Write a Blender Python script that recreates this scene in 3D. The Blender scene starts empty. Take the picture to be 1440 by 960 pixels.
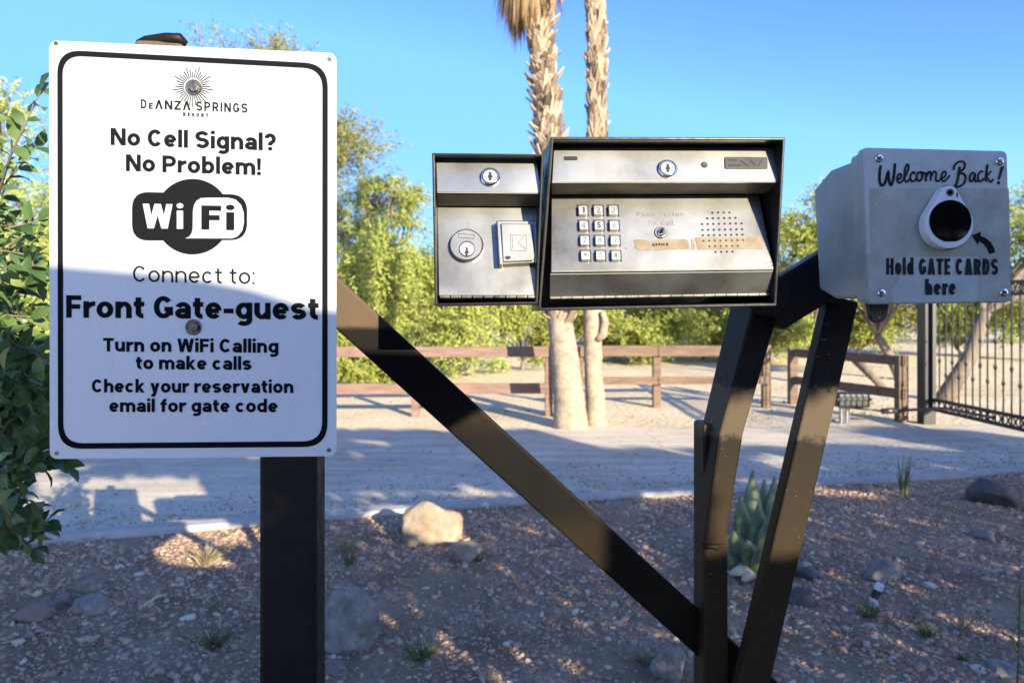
import bpy, bmesh, math, random
import numpy as np
from mathutils import Vector, Matrix, noise as mnoise

random.seed(7)
R = math.radians
SC = bpy.context.scene
COL = SC.collection

# ------------------------------------------------------------------ camera, sky, sun, exposure
CAMH, F = 1.35, 1000.0            # eye height; focal length in photo pixels (1440 wide)
CX, CY = 720.0, 440.0             # principal column, horizon row
cam = bpy.data.cameras.new('camera')
cam.lens, cam.sensor_width = 25.0, 36.0
cam.shift_y = -(480 - CY) / 1440.0
cam.clip_start, cam.clip_end = 0.05, 3000
cam.dof.use_dof = True
cam.dof.focus_distance = 0.82
cam.dof.aperture_fstop = 9.0
camo = bpy.data.objects.new('camera', cam)
COL.objects.link(camo)
camo.location = (0, 0, CAMH)
camo.rotation_euler = (R(90), 0, 0)
SC.camera = camo

SUN_AZ, SUN_EL = R(30), R(17)     # to the right of straight-behind, above the horizon
SUNV = Vector((math.sin(SUN_AZ) * math.cos(SUN_EL), -math.cos(SUN_AZ) * math.cos(SUN_EL), math.sin(SUN_EL)))
world = bpy.data.worlds.new('World')
SC.world = world
world.use_nodes = True
wn = world.node_tree
sky = wn.nodes.new('ShaderNodeTexSky')
sky.sky_type = 'NISHITA'
sky.sun_disc = False
sky.sun_elevation = SUN_EL
sky.sun_rotation = math.pi - SUN_AZ
sky.air_density, sky.dust_density, sky.ozone_density = 1.0, 0.8, 4.0
tint = wn.nodes.new('ShaderNodeMix'); tint.data_type = 'RGBA'; tint.blend_type = 'MULTIPLY'; tint.inputs[0].default_value = 1
tint.inputs[7].default_value = (.44, .455, .55, 1)
gam = wn.nodes.new('ShaderNodeGamma'); gam.inputs[1].default_value = 1.3
wn.links.new(sky.outputs[0], gam.inputs[0])
wn.links.new(gam.outputs[0], tint.inputs[6])
wn.links.new(tint.outputs[2], wn.nodes['Background'].inputs[0])
wn.nodes['Background'].inputs[1].default_value = 0.15
sl = bpy.data.lights.new('sun', 'SUN')
sl.energy, sl.angle, sl.color = 4.1, R(0.32), (1.0, 0.89, 0.66)
so = bpy.data.objects.new('sun', sl)
COL.objects.link(so)
so.rotation_euler = SUNV.to_track_quat('Z', 'Y').to_euler()
so.location = SUNV * 60
SC.view_settings.view_transform = 'Standard'
SC.view_settings.look = 'None'
SC.view_settings.exposure = 1.72
SC.view_settings.gamma = 1
SC.view_settings.use_curve_mapping = False
SC.render.engine = 'CYCLES'
SC.cycles.use_denoising = True
SC.cycles.sample_clamp_direct = 0.31
SC.cycles.max_bounces = 8
SC.cycles.transparent_max_bounces = 12

# ------------------------------------------------------------------ helpers
def ray(px, py):
    return Vector(((px - CX) / F, 1.0, (CY - py) / F))
def P(px, py, d):
    return Vector((0, 0, CAMH)) + ray(px, py) * d
def G(px, py):                      # ground point seen at a pixel
    d = CAMH * F / (py - CY)
    return Vector(((px - CX) / F * d, d, 0))

class Plane:
    def __init__(s, p0, n):
        s.p0, s.n = Vector(p0), Vector(n).normalized()
        s.ex = Vector((0, 0, 1)).cross(s.n).normalized()
        s.ez = s.n.cross(s.ex)
    @staticmethod
    def through(a, b, c):
        n = (b - a).cross(c - a).normalized()
        if n.y > 0: n = -n
        return Plane(a, n)
    def at(s, px, py, w=0.0):
        o = Vector((0, 0, CAMH)); r = ray(px, py)
        t = (s.p0 + s.n * w - o).dot(s.n) / r.dot(s.n)
        return o + r * t

def tag(o, label=None, cat=None, group=None, kind=None):
    if label: o['label'] = label
    if cat: o['category'] = cat
    if group: o['group'] = group
    if kind: o['kind'] = kind
    return o
def thing(name, label, cat, loc=(0, 0, 0), group=None):
    o = bpy.data.objects.new(name, None)
    o.empty_display_size = 0.1
    COL.objects.link(o)
    o.location = loc
    return tag(o, label, cat, group)
def wloc(o):
    v = Vector(o.location)
    while o.parent:
        o = o.parent; v = v + Vector(o.location)
    return v

class MB:
    def __init__(s): s.v, s.f = [], []
    def poly(s, pts):
        b = len(s.v); s.v += [tuple(p) for p in pts]; s.f.append(tuple(range(b, b + len(pts))))
    def prism(s, front, back):
        n = len(front); b = len(s.v)
        s.v += [tuple(p) for p in front] + [tuple(p) for p in back]
        s.f.append(tuple(range(b, b + n)))
        s.f.append(tuple(reversed(range(b + n, b + 2 * n))))
        for i in range(n):
            j = (i + 1) % n
            s.f.append((b + j, b + i, b + n + i, b + n + j))
    def slab(s, pl, pts, w0, w1):   # pixels in front plane w1, straight back to w0
        fr = [pl.at(x, y, w1) for x, y in pts]
        s.prism(fr, [p - pl.n * (w1 - w0) for p in fr])
    def disc(s, pl, px, py, rpx, w0, w1, n=28, chamfer=0.0):
        c = pl.at(px, py, w1); r = rpx / F * c.y
        s.cyl(c - pl.n * (w1 - w0), c, r, r, n, chamfer)
    def cyl(s, p, q, r0, r1, n=12, chamfer=0.0):
        p, q = Vector(p), Vector(q); a = (q - p).normalized()
        u = a.orthogonal().normalized(); v = a.cross(u)
        rings = [(p, r0)]
        if chamfer: rings += [(q - a * chamfer, r1), (q, r1 - chamfer)]
        else: rings += [(q, r1)]
        s.rings([[c + (u * math.cos(t) + v * math.sin(t)) * r for t in [2 * math.pi * k / n for k in range(n)]] for c, r in rings])
    def rings(s, rings, caps=True):
        n = len(rings[0]); b = len(s.v)
        for r in rings: s.v += [tuple(p) for p in r]
        for k in range(len(rings) - 1):
            for i in range(n):
                j = (i + 1) % n
                s.f.append((b + k * n + i, b + k * n + j, b + (k + 1) * n + j, b + (k + 1) * n + i))
        if caps:
            s.f.append(tuple(reversed(range(b, b + n)))); e = b + (len(rings) - 1) * n
            s.f.append(tuple(range(e, e + n)))
    def tube(s, pts, rad, n=8):
        pts = [Vector(p) for p in pts]
        if not hasattr(rad, '__len__'): rad = [rad] * len(pts)
        rings = []; u = None
        for k, p in enumerate(pts):
            a = (pts[min(k + 1, len(pts) - 1)] - pts[max(k - 1, 0)]).normalized()
            u = a.orthogonal().normalized() if u is None else (u - a * u.dot(a)).normalized()
            v = a.cross(u)
            rings.append([p + (u * math.cos(t) + v * math.sin(t)) * rad[k] for t in [2 * math.pi * i / n for i in range(n)]])
        s.rings(rings)
    def bar(s, p, q, wd, dp, front=(0, -1, 0)):
        p, q = Vector(p), Vector(q); a = (q - p).normalized(); fr = Vector(front)
        fr = (fr - a * fr.dot(a)).normalized(); sd = a.cross(fr)
        c = [sd * wd / 2 + fr * dp / 2, -sd * wd / 2 + fr * dp / 2, -sd * wd / 2 - fr * dp / 2, sd * wd / 2 - fr * dp / 2]
        s.rings([[p + k for k in c], [q + k for k in c]])
    def box(s, lo, hi):
        (x0, y0, z0), (x1, y1, z1) = lo, hi
        s.rings([[Vector((x0, y0, z)), Vector((x1, y0, z)), Vector((x1, y1, z)), Vector((x0, y1, z))] for z in (z0, z1)])
    def build(s, name, mat, parent=None, smooth=False, bevel=0.0, origin=None, segs=2):
        o0 = wloc(parent) if parent else Vector(origin if origin is not None else (0, 0, 0))
        me = bpy.data.meshes.new(name)
        v = np.array(s.v, dtype=np.float64).reshape(-1, 3) - np.array(o0)
        me.from_pydata(v.tolist(), [], s.f)
        bm = bmesh.new(); bm.from_mesh(me); bmesh.ops.recalc_face_normals(bm, faces=bm.faces); bm.to_mesh(me); bm.free()
        return link(name, me, mat, parent, o0, smooth, bevel, segs)
def link(name, me, mat, parent=None, o0=(0, 0, 0), smooth=False, bevel=0.0, segs=2):
    me.materials.append(mat)
    if smooth: me.polygons.foreach_set('use_smooth', [True] * len(me.polygons))
    o = bpy.data.objects.new(name, me); COL.objects.link(o)
    if parent: o.parent = parent
    else: o.location = o0
    if bevel:
        m = o.modifiers.new('bevel', 'BEVEL'); m.width = bevel; m.segments = segs; m.limit_method = 'ANGLE'; m.angle_limit = R(35)
    return o
def npmesh(name, V, Fq, mat, parent=None, origin=(0, 0, 0), smooth=False):
    o0 = np.array(wloc(parent)) if parent else np.array(origin, dtype=float)
    me = bpy.data.meshes.new(name)
    V = np.asarray(V, dtype=np.float64) - o0
    k = Fq.shape[1]
    me.vertices.add(len(V)); me.vertices.foreach_set('co', V.astype(np.float32).ravel())
    me.loops.add(Fq.size); me.loops.foreach_set('vertex_index', Fq.astype(np.int32).ravel())
    me.polygons.add(len(Fq)); me.polygons.foreach_set('loop_start', np.arange(0, Fq.size, k, dtype=np.int32))
    me.update(calc_edges=True); me.validate()
    return link(name, me, mat, parent, tuple(o0), smooth)

def roundpoly(pts, r, seg=6):
    out = []; n = len(pts)
    for i in range(n):
        p0, p, p1 = Vector(pts[i - 1]), Vector(pts[i]), Vector(pts[(i + 1) % n])
        a = p + (p0 - p).normalized() * r; b = p + (p1 - p).normalized() * r
        for k in range(seg + 1):
            t = k / seg; out.append(tuple(a * (1 - t) ** 2 * 1 + p * 2 * t * (1 - t) * 1 + b * t ** 2))
    return out
def arcpts(cx, cy, rx, ry, a0, a1, n=18):
    return [(cx + rx * math.cos(R(a0 + (a1 - a0) * k / n)), cy + ry * math.sin(R(a0 + (a1 - a0) * k / n))) for k in range(n + 1)]

# ------------------------------------------------------------------ materials
def nt(name):
    m = bpy.data.materials.new(name); m.use_nodes = True
    t = m.node_tree; return m, t, t.nodes['Principled BSDF']
def N(t, typ, **kw):
    n = t.nodes.new(typ)
    for k, v in kw.items():
        if hasattr(n, k): setattr(n, k, v)
        else: n.inputs[k].default_value = v
    return n
def ramp(t, src, stops):
    r = t.nodes.new('ShaderNodeValToRGB'); cr = r.color_ramp
    while len(cr.elements) < len(stops): cr.elements.new(0.5)
    for e, (p, c) in zip(cr.elements, stops):
        e.position = p; e.color = (*c, 1) if len(c) == 3 else c
    t.links.new(src, r.inputs[0]); return r
def pm(name, stops, scale=8, detail=5, rough=0.6, metal=0.0, bump=0.0, bscale=None, rvar=0.0, stretch=None, spec=0.5, bdist=0.01):
    m, t, b = nt(name)
    tc = N(t, 'ShaderNodeTexCoord'); src = tc.outputs['Object']
    if stretch:
        mp = N(t, 'ShaderNodeMapping'); mp.inputs['Scale'].default_value = stretch
        t.links.new(src, mp.inputs[0]); src = mp.outputs[0]
    nz = N(t, 'ShaderNodeTexNoise', Scale=scale, Detail=detail, Roughness=0.62)
    t.links.new(src, nz.inputs['Vector'])
    if len(stops) == 1: b.inputs['Base Color'].default_value = (*stops[0], 1)
    else:
        if not isinstance(stops[0][0], (int, float)) or len(stops[0]) == 3:
            k = len(stops); stops = [(0.3 + 0.4 * i / (k - 1), c) for i, c in enumerate(stops)]
        r = ramp(t, nz.outputs[0], stops); t.links.new(r.outputs[0], b.inputs['Base Color'])
    b.inputs['Roughness'].default_value = rough; b.inputs['Metallic'].default_value = metal
    b.inputs['Specular IOR Level'].default_value = spec
    if rvar:
        mr = N(t, 'ShaderNodeMapRange'); mr.inputs[1].default_value = 0.3; mr.inputs[2].default_value = 0.7
        mr.inputs[3].default_value = max(0.02, rough - rvar); mr.inputs[4].default_value = rough + rvar
        n2 = N(t, 'ShaderNodeTexNoise', Scale=scale * 2.3, Detail=6); t.links.new(src, n2.inputs['Vector'])
        t.links.new(n2.outputs[0], mr.inputs[0]); t.links.new(mr.outputs[0], b.inputs['Roughness'])
    if bump:
        n3 = N(t, 'ShaderNodeTexNoise', Scale=bscale or scale * 4, Detail=6); t.links.new(src, n3.inputs['Vector'])
        bp = N(t, 'ShaderNodeBump', Strength=bump, Distance=bdist); t.links.new(n3.outputs[0], bp.inputs['Height'])
        t.links.new(bp.outputs[0], b.inputs['Normal'])
    return m
def leafmat(name, cols, rough=0.5, trans=0.3, tcol=None, spec=0.3):
    m, t, b = nt(name)
    g = N(t, 'ShaderNodeNewGeometry'); k = len(cols)
    r = ramp(t, g.outputs['Random Per Island'], [(i / max(1, k - 1), c) for i, c in enumerate(cols)])
    t.links.new(r.outputs[0], b.inputs['Base Color'])
    b.inputs['Roughness'].default_value = rough; b.inputs['Specular IOR Level'].default_value = spec
    tr = N(t, 'ShaderNodeBsdfTranslucent')
    if tcol: tr.inputs[0].default_value = (*tcol, 1)
    else: t.links.new(r.outputs[0], tr.inputs[0])
    mx = N(t, 'ShaderNodeMixShader'); mx.inputs[0].default_value = trans
    t.links.new(b.outputs[0], mx.inputs[1]); t.links.new(tr.outputs[0], mx.inputs[2])
    t.links.new(mx.outputs[0], t.nodes['Material Output'].inputs[0])
    return m

M = {}
M['sign_white'] = pm('sign_white', [(0.3, (.72, .73, .72)), (0.7, (.78, .79, .78))], 3, 3, rough=.28, rvar=.06)
M['ink'] = pm('ink', [(.006, .006, .008)], rough=.7, spec=.06)
M['ink_steel'] = pm('ink_steel', [(0.3, (.008, .008, .010)), (0.75, (.03, .03, .034))], 160, 4, rough=.7, spec=.06)
M['steel'] = pm('steel', [(0.30, (.08, .07, .05)), (0.40, (.21, .20, .175)), (0.50, (.30, .298, .285)), (0.68, (.41, .415, .415))], 4.5, 12, rough=.40, metal=1.0, rvar=.05, bump=.02, bscale=300, bdist=.001)
M['ledge'] = pm('ledge', [(.07, .055, .04), (.16, .13, .10)], 30, 6, rough=.7, metal=.3)
M['steel_dark'] = pm('steel_dark', [(0.28, (.10, .08, .06)), (0.5, (.34, .30, .25)), (0.75, (.52, .49, .45))], 14, 8, rough=.42, metal=1.0, rvar=.12, stretch=(1, 1, .6), bump=.08, bscale=120)
M['chrome'] = pm('chrome', [(0.3, (.55, .55, .54)), (0.7, (.8, .8, .8))], 60, 3, rough=.16, metal=1.0, rvar=.06)
M['key_metal'] = pm('key_metal', [(0.3, (.46, .45, .43)), (0.7, (.56, .55, .53))], 90, 4, rough=.38, metal=1.0, rvar=.05)
M['bolt'] = pm('bolt', [(0.3, (.07, .06, .05)), (0.7, (.24, .22, .2))], 200, 4, rough=.42, metal=1.0, rvar=.12)
M['blackbox'] = pm('blackbox', [(0.35, (.008, .008, .008)), (0.68, (.016, .015, .014)), (0.8, (.06, .05, .04))], 18, 8, rough=.38, rvar=.12, bump=.05, bscale=90, spec=.35)
M['blackgloss'] = pm('blackgloss', [(.002, .002, .003)], rough=.05, spec=.10)
M['blackplastic'] = pm('blackplastic', [(.012, .012, .012), (.03, .03, .03)], 40, 4, rough=.5, bump=.2, bscale=220, bdist=.001)
M['recess'] = pm('recess', [(.006, .005, .005)], rough=.7)
M['tape_tan'] = pm('tape_tan', [(0.3, (.13, .095, .055)), (0.7, (.22, .17, .11))], 60, 6, rough=.5, rvar=.1)
M['etch'] = pm('etch', [(.10, .09, .075), (.20, .185, .16)], 120, 4, rough=.7)
M['etch_key'] = pm('etch_key', [(.05, .05, .05), (.14, .135, .13)], 200, 4, rough=.7)
M['grey_plastic'] = pm('grey_plastic', [(0.28, (.25, .275, .265)), (0.5, (.37, .405, .395)), (0.7, (.44, .475, .465))], 11, 9, rough=.45, rvar=.08, bump=.04, bscale=260, bdist=.002)
M['tape'] = pm('tape', [(0.3, (.24, .25, .22)), (0.7, (.38, .39, .355))], 30, 6, rough=.2, rvar=.1, bump=.25, bscale=45, bdist=.002)
M['white_plastic'] = pm('white_plastic', [(.66, .67, .70), (.72, .73, .75)], 20, 3, rough=.3)
M['rust_white'] = pm('rust_white', [(.5, .48, .42), (.75, .73, .68)], 60, 4, rough=.5)

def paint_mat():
    # black paint; an old faded brown coat shows in a band where the newer black was brushed on with a ragged edge; the black top also holds painted-in box shade
    m, t, b = nt('post_paint_shade')
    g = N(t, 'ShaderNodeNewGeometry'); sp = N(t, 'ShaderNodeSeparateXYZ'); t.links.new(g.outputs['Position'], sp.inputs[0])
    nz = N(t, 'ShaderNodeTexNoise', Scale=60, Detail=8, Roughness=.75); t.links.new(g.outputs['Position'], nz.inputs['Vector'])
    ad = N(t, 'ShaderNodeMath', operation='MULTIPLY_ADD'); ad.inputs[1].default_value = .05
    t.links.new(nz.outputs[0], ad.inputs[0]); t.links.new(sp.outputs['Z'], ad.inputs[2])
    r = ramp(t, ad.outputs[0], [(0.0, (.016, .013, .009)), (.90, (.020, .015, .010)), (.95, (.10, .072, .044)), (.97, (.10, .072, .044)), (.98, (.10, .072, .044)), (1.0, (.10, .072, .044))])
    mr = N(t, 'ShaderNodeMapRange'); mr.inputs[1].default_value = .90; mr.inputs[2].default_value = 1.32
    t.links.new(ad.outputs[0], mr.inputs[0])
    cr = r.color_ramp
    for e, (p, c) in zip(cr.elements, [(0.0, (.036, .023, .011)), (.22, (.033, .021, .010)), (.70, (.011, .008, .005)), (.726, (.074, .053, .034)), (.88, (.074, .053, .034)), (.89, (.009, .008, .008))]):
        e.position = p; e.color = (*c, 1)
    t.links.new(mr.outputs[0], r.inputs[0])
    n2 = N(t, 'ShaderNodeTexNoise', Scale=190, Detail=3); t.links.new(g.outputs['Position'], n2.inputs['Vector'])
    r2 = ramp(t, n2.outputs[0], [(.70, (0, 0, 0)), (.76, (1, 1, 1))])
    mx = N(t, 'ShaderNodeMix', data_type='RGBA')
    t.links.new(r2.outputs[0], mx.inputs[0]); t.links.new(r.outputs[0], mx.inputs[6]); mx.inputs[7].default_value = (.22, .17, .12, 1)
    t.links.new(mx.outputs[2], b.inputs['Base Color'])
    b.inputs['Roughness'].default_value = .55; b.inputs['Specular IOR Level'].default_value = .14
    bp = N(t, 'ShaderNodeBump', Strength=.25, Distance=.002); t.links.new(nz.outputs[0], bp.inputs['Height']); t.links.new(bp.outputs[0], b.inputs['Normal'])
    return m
M['post_paint_shade'] = paint_mat()
M['black_paint'] = pm('black_paint', [(0.3, (.009, .008, .008)), (0.6, (.016, .013, .011)), (0.8, (.05, .038, .026))], 14, 8, rough=.55, rvar=.12, bump=.1, bscale=120, bdist=.002, spec=.16)
M['wood_dark'] = pm('wood_dark', [(.05, .035, .025), (.12, .08, .055)], 20, 6, rough=.8, bump=.4, stretch=(1, 1, .2))
M['wood_red'] = pm('wood_red', [(.12, .070, .055), (.24, .145, .115)], 12, 6, rough=.8, bump=.4, stretch=(.25, 1, 2))
M['wood_brown'] = pm('wood_brown', [(.085, .052, .034), (.19, .125, .082)], 12, 6, rough=.85, bump=.4, stretch=(.25, 1, 2))
M['iron'] = pm('iron', [(.012, .012, .013), (.025, .024, .023)], 30, 4, rough=.5)
M['sand'] = pm('sand', [(0.3, (.56, .44, .285)), (0.5, (.70, .565, .38)), (0.7, (.78, .65, .46))], .9, 10, rough=.95, bump=.6, bscale=14, bdist=.05, spec=.1)
M['hill'] = pm('hill', [(.17, .12, .08), (.25, .18, .12), (.14, .13, .07)], .05, 8, rough=1, spec=.05)
M['concrete'] = pm('concrete', [(.33, .32, .30), (.46, .44, .41)], 9, 8, rough=.9, bump=.3, bscale=60)
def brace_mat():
    # worn tan, then black and brown; dark bands partly shade painted into the coat
    m, t, b = nt('brace_paint_shade')
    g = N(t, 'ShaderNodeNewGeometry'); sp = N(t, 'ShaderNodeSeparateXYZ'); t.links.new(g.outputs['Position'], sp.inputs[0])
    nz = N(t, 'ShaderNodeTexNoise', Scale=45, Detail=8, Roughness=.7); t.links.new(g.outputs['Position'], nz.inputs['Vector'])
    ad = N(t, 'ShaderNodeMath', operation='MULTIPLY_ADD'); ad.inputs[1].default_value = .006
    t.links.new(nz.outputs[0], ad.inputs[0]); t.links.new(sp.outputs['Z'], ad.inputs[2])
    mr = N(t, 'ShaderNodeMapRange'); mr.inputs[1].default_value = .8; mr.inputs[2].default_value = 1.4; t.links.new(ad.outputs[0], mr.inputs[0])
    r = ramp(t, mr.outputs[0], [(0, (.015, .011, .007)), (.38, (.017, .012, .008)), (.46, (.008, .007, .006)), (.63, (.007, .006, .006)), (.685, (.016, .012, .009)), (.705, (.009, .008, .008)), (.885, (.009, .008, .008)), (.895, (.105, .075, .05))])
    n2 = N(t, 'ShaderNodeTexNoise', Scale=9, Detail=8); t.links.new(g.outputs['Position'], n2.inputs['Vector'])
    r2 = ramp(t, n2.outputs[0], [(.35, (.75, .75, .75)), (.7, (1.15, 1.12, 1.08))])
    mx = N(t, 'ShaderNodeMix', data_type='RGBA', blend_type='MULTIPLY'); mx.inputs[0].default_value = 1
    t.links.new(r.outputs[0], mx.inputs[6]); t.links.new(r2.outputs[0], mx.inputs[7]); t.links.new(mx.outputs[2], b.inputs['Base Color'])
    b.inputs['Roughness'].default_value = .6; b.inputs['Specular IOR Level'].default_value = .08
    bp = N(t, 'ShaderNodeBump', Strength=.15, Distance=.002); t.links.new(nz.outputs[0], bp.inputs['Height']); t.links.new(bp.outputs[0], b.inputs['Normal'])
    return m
M['brace_paint_shade'] = brace_mat()
def road_mat():
    m, t, b = nt('road')
    g = N(t, 'ShaderNodeTexCoord')
    n1 = N(t, 'ShaderNodeTexNoise', Scale=.7, Detail=9, Roughness=.65); t.links.new(g.outputs['Object'], n1.inputs['Vector'])
    mp = N(t, 'ShaderNodeMapping'); mp.inputs['Scale'].default_value = (.35, 3.0, 1); mp.inputs['Rotation'].default_value = (0, 0, R(-8))
    t.links.new(g.outputs['Object'], mp.inputs[0])
    n2 = N(t, 'ShaderNodeTexNoise', Scale=2.0, Detail=8, Roughness=.7); t.links.new(mp.outputs[0], n2.inputs['Vector'])
    n3 = N(t, 'ShaderNodeTexNoise', Scale=70, Detail=4, Roughness=.8); t.links.new(g.outputs['Object'], n3.inputs['Vector'])
    a = N(t, 'ShaderNodeMath', operation='ADD'); t.links.new(n1.outputs[0], a.inputs[0]); t.links.new(n2.outputs[0], a.inputs[1])
    c = N(t, 'ShaderNodeMath', operation='MULTIPLY_ADD'); c.inputs[1].default_value = .45; t.links.new(n3.outputs[0], c.inputs[0]); t.links.new(a.outputs[0], c.inputs[2])
    r = ramp(t, c.outputs[0], [(.0, (.36, .30, .225)), (.35, (.52, .44, .335)), (.65, (.62, .53, .41)), (1.0, (.74, .64, .50))])
    d = N(t, 'ShaderNodeMapRange'); d.inputs[1].default_value = .92; d.inputs[2].default_value = 1.5
    vo = N(t, 'ShaderNodeTexVoronoi', feature='DISTANCE_TO_EDGE', Scale=.55); wv = N(t, 'ShaderNodeMix', data_type='RGBA', blend_type='LINEAR_LIGHT'); wv.inputs[0].default_value = .35
    t.links.new(g.outputs['Object'], wv.inputs[6]); t.links.new(n1.outputs[1], wv.inputs[7]); t.links.new(wv.outputs[2], vo.inputs['Vector'])
    ck = ramp(t, vo.outputs['Distance'], [(0, (.45, .45, .45)), (.016, (1, 1, 1))])
    t.links.new(c.outputs[0], d.inputs[0]); t.links.new(d.outputs[0], r.inputs[0])
    cm = N(t, 'ShaderNodeMix', data_type='RGBA', blend_type='MULTIPLY'); cm.inputs[0].default_value = .3
    t.links.new(r.outputs[0], cm.inputs[6]); t.links.new(ck.outputs[0], cm.inputs[7])
    t.links.new(cm.outputs[2], b.inputs['Base Color']); b.inputs['Roughness'].default_value = .95; b.inputs['Specular IOR Level'].default_value = .15
    bp = N(t, 'ShaderNodeBump', Strength=.5, Distance=.02); t.links.new(c.outputs[0], bp.inputs['Height']); t.links.new(bp.outputs[0], b.inputs['Normal'])
    return m
M['road'] = road_mat()
M['soil'] = pm('soil', [(0.3, (.21, .14, .085)), (0.45, (.31, .21, .13)), (0.6, (.39, .275, .18)), (0.75, (.50, .375, .255))], 3.0, 12, rough=1, bump=1.0, bscale=60, bdist=.03, spec=.1)
def stone_mat():
    m, t, b = nt('gravel_stone')
    g = N(t, 'ShaderNodeNewGeometry')
    r = ramp(t, g.outputs['Random Per Island'], [(0, (.25, .15, .105)), (.25, (.38, .235, .165)), (.5, (.47, .30, .205)), (.7, (.54, .35, .235)), (.85, (.47, .33, .25)), (.95, (.63, .49, .36)), (1, (.74, .63, .49))])
    t.links.new(r.outputs[0], b.inputs['Base Color']); b.inputs['Roughness'].default_value = .85; b.inputs['Specular IOR Level'].default_value = .25
    nz = N(t, 'ShaderNodeTexNoise', Scale=90, Detail=5); tc = N(t, 'ShaderNodeTexCoord'); t.links.new(tc.outputs['Object'], nz.inputs['Vector'])
    bp = N(t, 'ShaderNodeBump', Strength=.4, Distance=.004); t.links.new(nz.outputs[0], bp.inputs['Height']); t.links.new(bp.outputs[0], b.inputs['Normal'])
    return m
M['stone'] = stone_mat()
M['rock_tan'] = pm('rock_tan', [(.19, .135, .09), (.30, .23, .16), (.38, .32, .245)], 9, 9, rough=.9, bump=.5, bscale=22, bdist=.02)
M['rock_grey'] = pm('rock_grey', [(.13, .108, .09), (.24, .21, .175), (.34, .305, .26)], 14, 10, rough=.9, bump=.7, bscale=45, bdist=.02)
M['rock_pink'] = pm('rock_pink', [(.17, .12, .105), (.25, .185, .16)], 12, 8, rough=.9, bump=.5, bscale=25, bdist=.02)
M['rock_dark'] = pm('rock_dark', [(.055, .05, .05), (.12, .105, .10)], 12, 9, rough=.9, bump=.7, bscale=30, bdist=.02)
M['bark'] = pm('bark', [(.10, .075, .055), (.22, .17, .125)], 12, 8, rough=.95, bump=.7, bscale=30, stretch=(1, 1, .3))
M['palm_bark'] = pm('palm_bark', [(.20, .15, .105), (.32, .25, .18), (.41, .335, .245)], 9, 10, rough=.95, bump=.6, bscale=34, stretch=(1.2, 1.2, 1.6), bdist=.02)
M['palm_boot'] = leafmat('palm_boot', [(.115, .08, .052), (.235, .17, .112), (.34, .26, .18), (.43, .345, .25)], rough=.9, trans=.02)
M['palm_dead'] = leafmat('palm_dead', [(.23, .15, .075), (.38, .26, .14), (.47, .34, .19)], rough=.85, trans=.2)
M['palm_green'] = leafmat('palm_green', [(.05, .09, .03), (.09, .13, .04)], trans=.3)
M['shrub_leaf'] = leafmat('shrub_leaf', [(.05, .095, .03), (.085, .145, .045), (.12, .19, .055), (.22, .27, .08)], rough=.38, trans=.32, spec=.5)
M['bush_yellow'] = leafmat('bush_yellow', [(.18, .235, .055), (.29, .34, .075), (.39, .42, .11), (.48, .47, .18)], rough=.8, trans=.3, spec=.1)
M['bush_green'] = leafmat('bush_green', [(.14, .18, .045), (.23, .27, .06), (.32, .34, .08), (.40, .39, .12)], rough=.8, trans=.3, spec=.1)
M['tree_olive'] = leafmat('tree_olive', [(.09, .11, .04), (.16, .18, .055), (.25, .25, .08), (.32, .30, .11)], rough=.8, trans=.3, spec=.1)
M['agave'] = pm('agave', [(.085, .12, .065), (.12, .155, .08), (.20, .20, .085)], 9, 7, rough=.45, rvar=.08)
M['agave_dry'] = pm('agave_dry', [(.40, .33, .22), (.55, .47, .33)], 10, 5, rough=.8)
M['grass_green'] = leafmat('grass_green', [(.07, .095, .035), (.12, .14, .05), (.22, .21, .10)], trans=.3)
M['grass_dry'] = leafmat('grass_dry', [(.26, .20, .12), (.38, .31, .19), (.14, .13, .05)], trans=.25, rough=.8)
M['litter'] = leafmat('litter', [(.10, .065, .04), (.20, .14, .09), (.30, .22, .14), (.40, .32, .22)], trans=.05, rough=.9)
M['unseen_van_paint'] = pm('unseen_van_paint', [(.74, .72, .68), (.78, .76, .72)], 3, 2, rough=.3)
M['rubber'] = pm('rubber', [(.02, .02, .02)], rough=.8)

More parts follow.
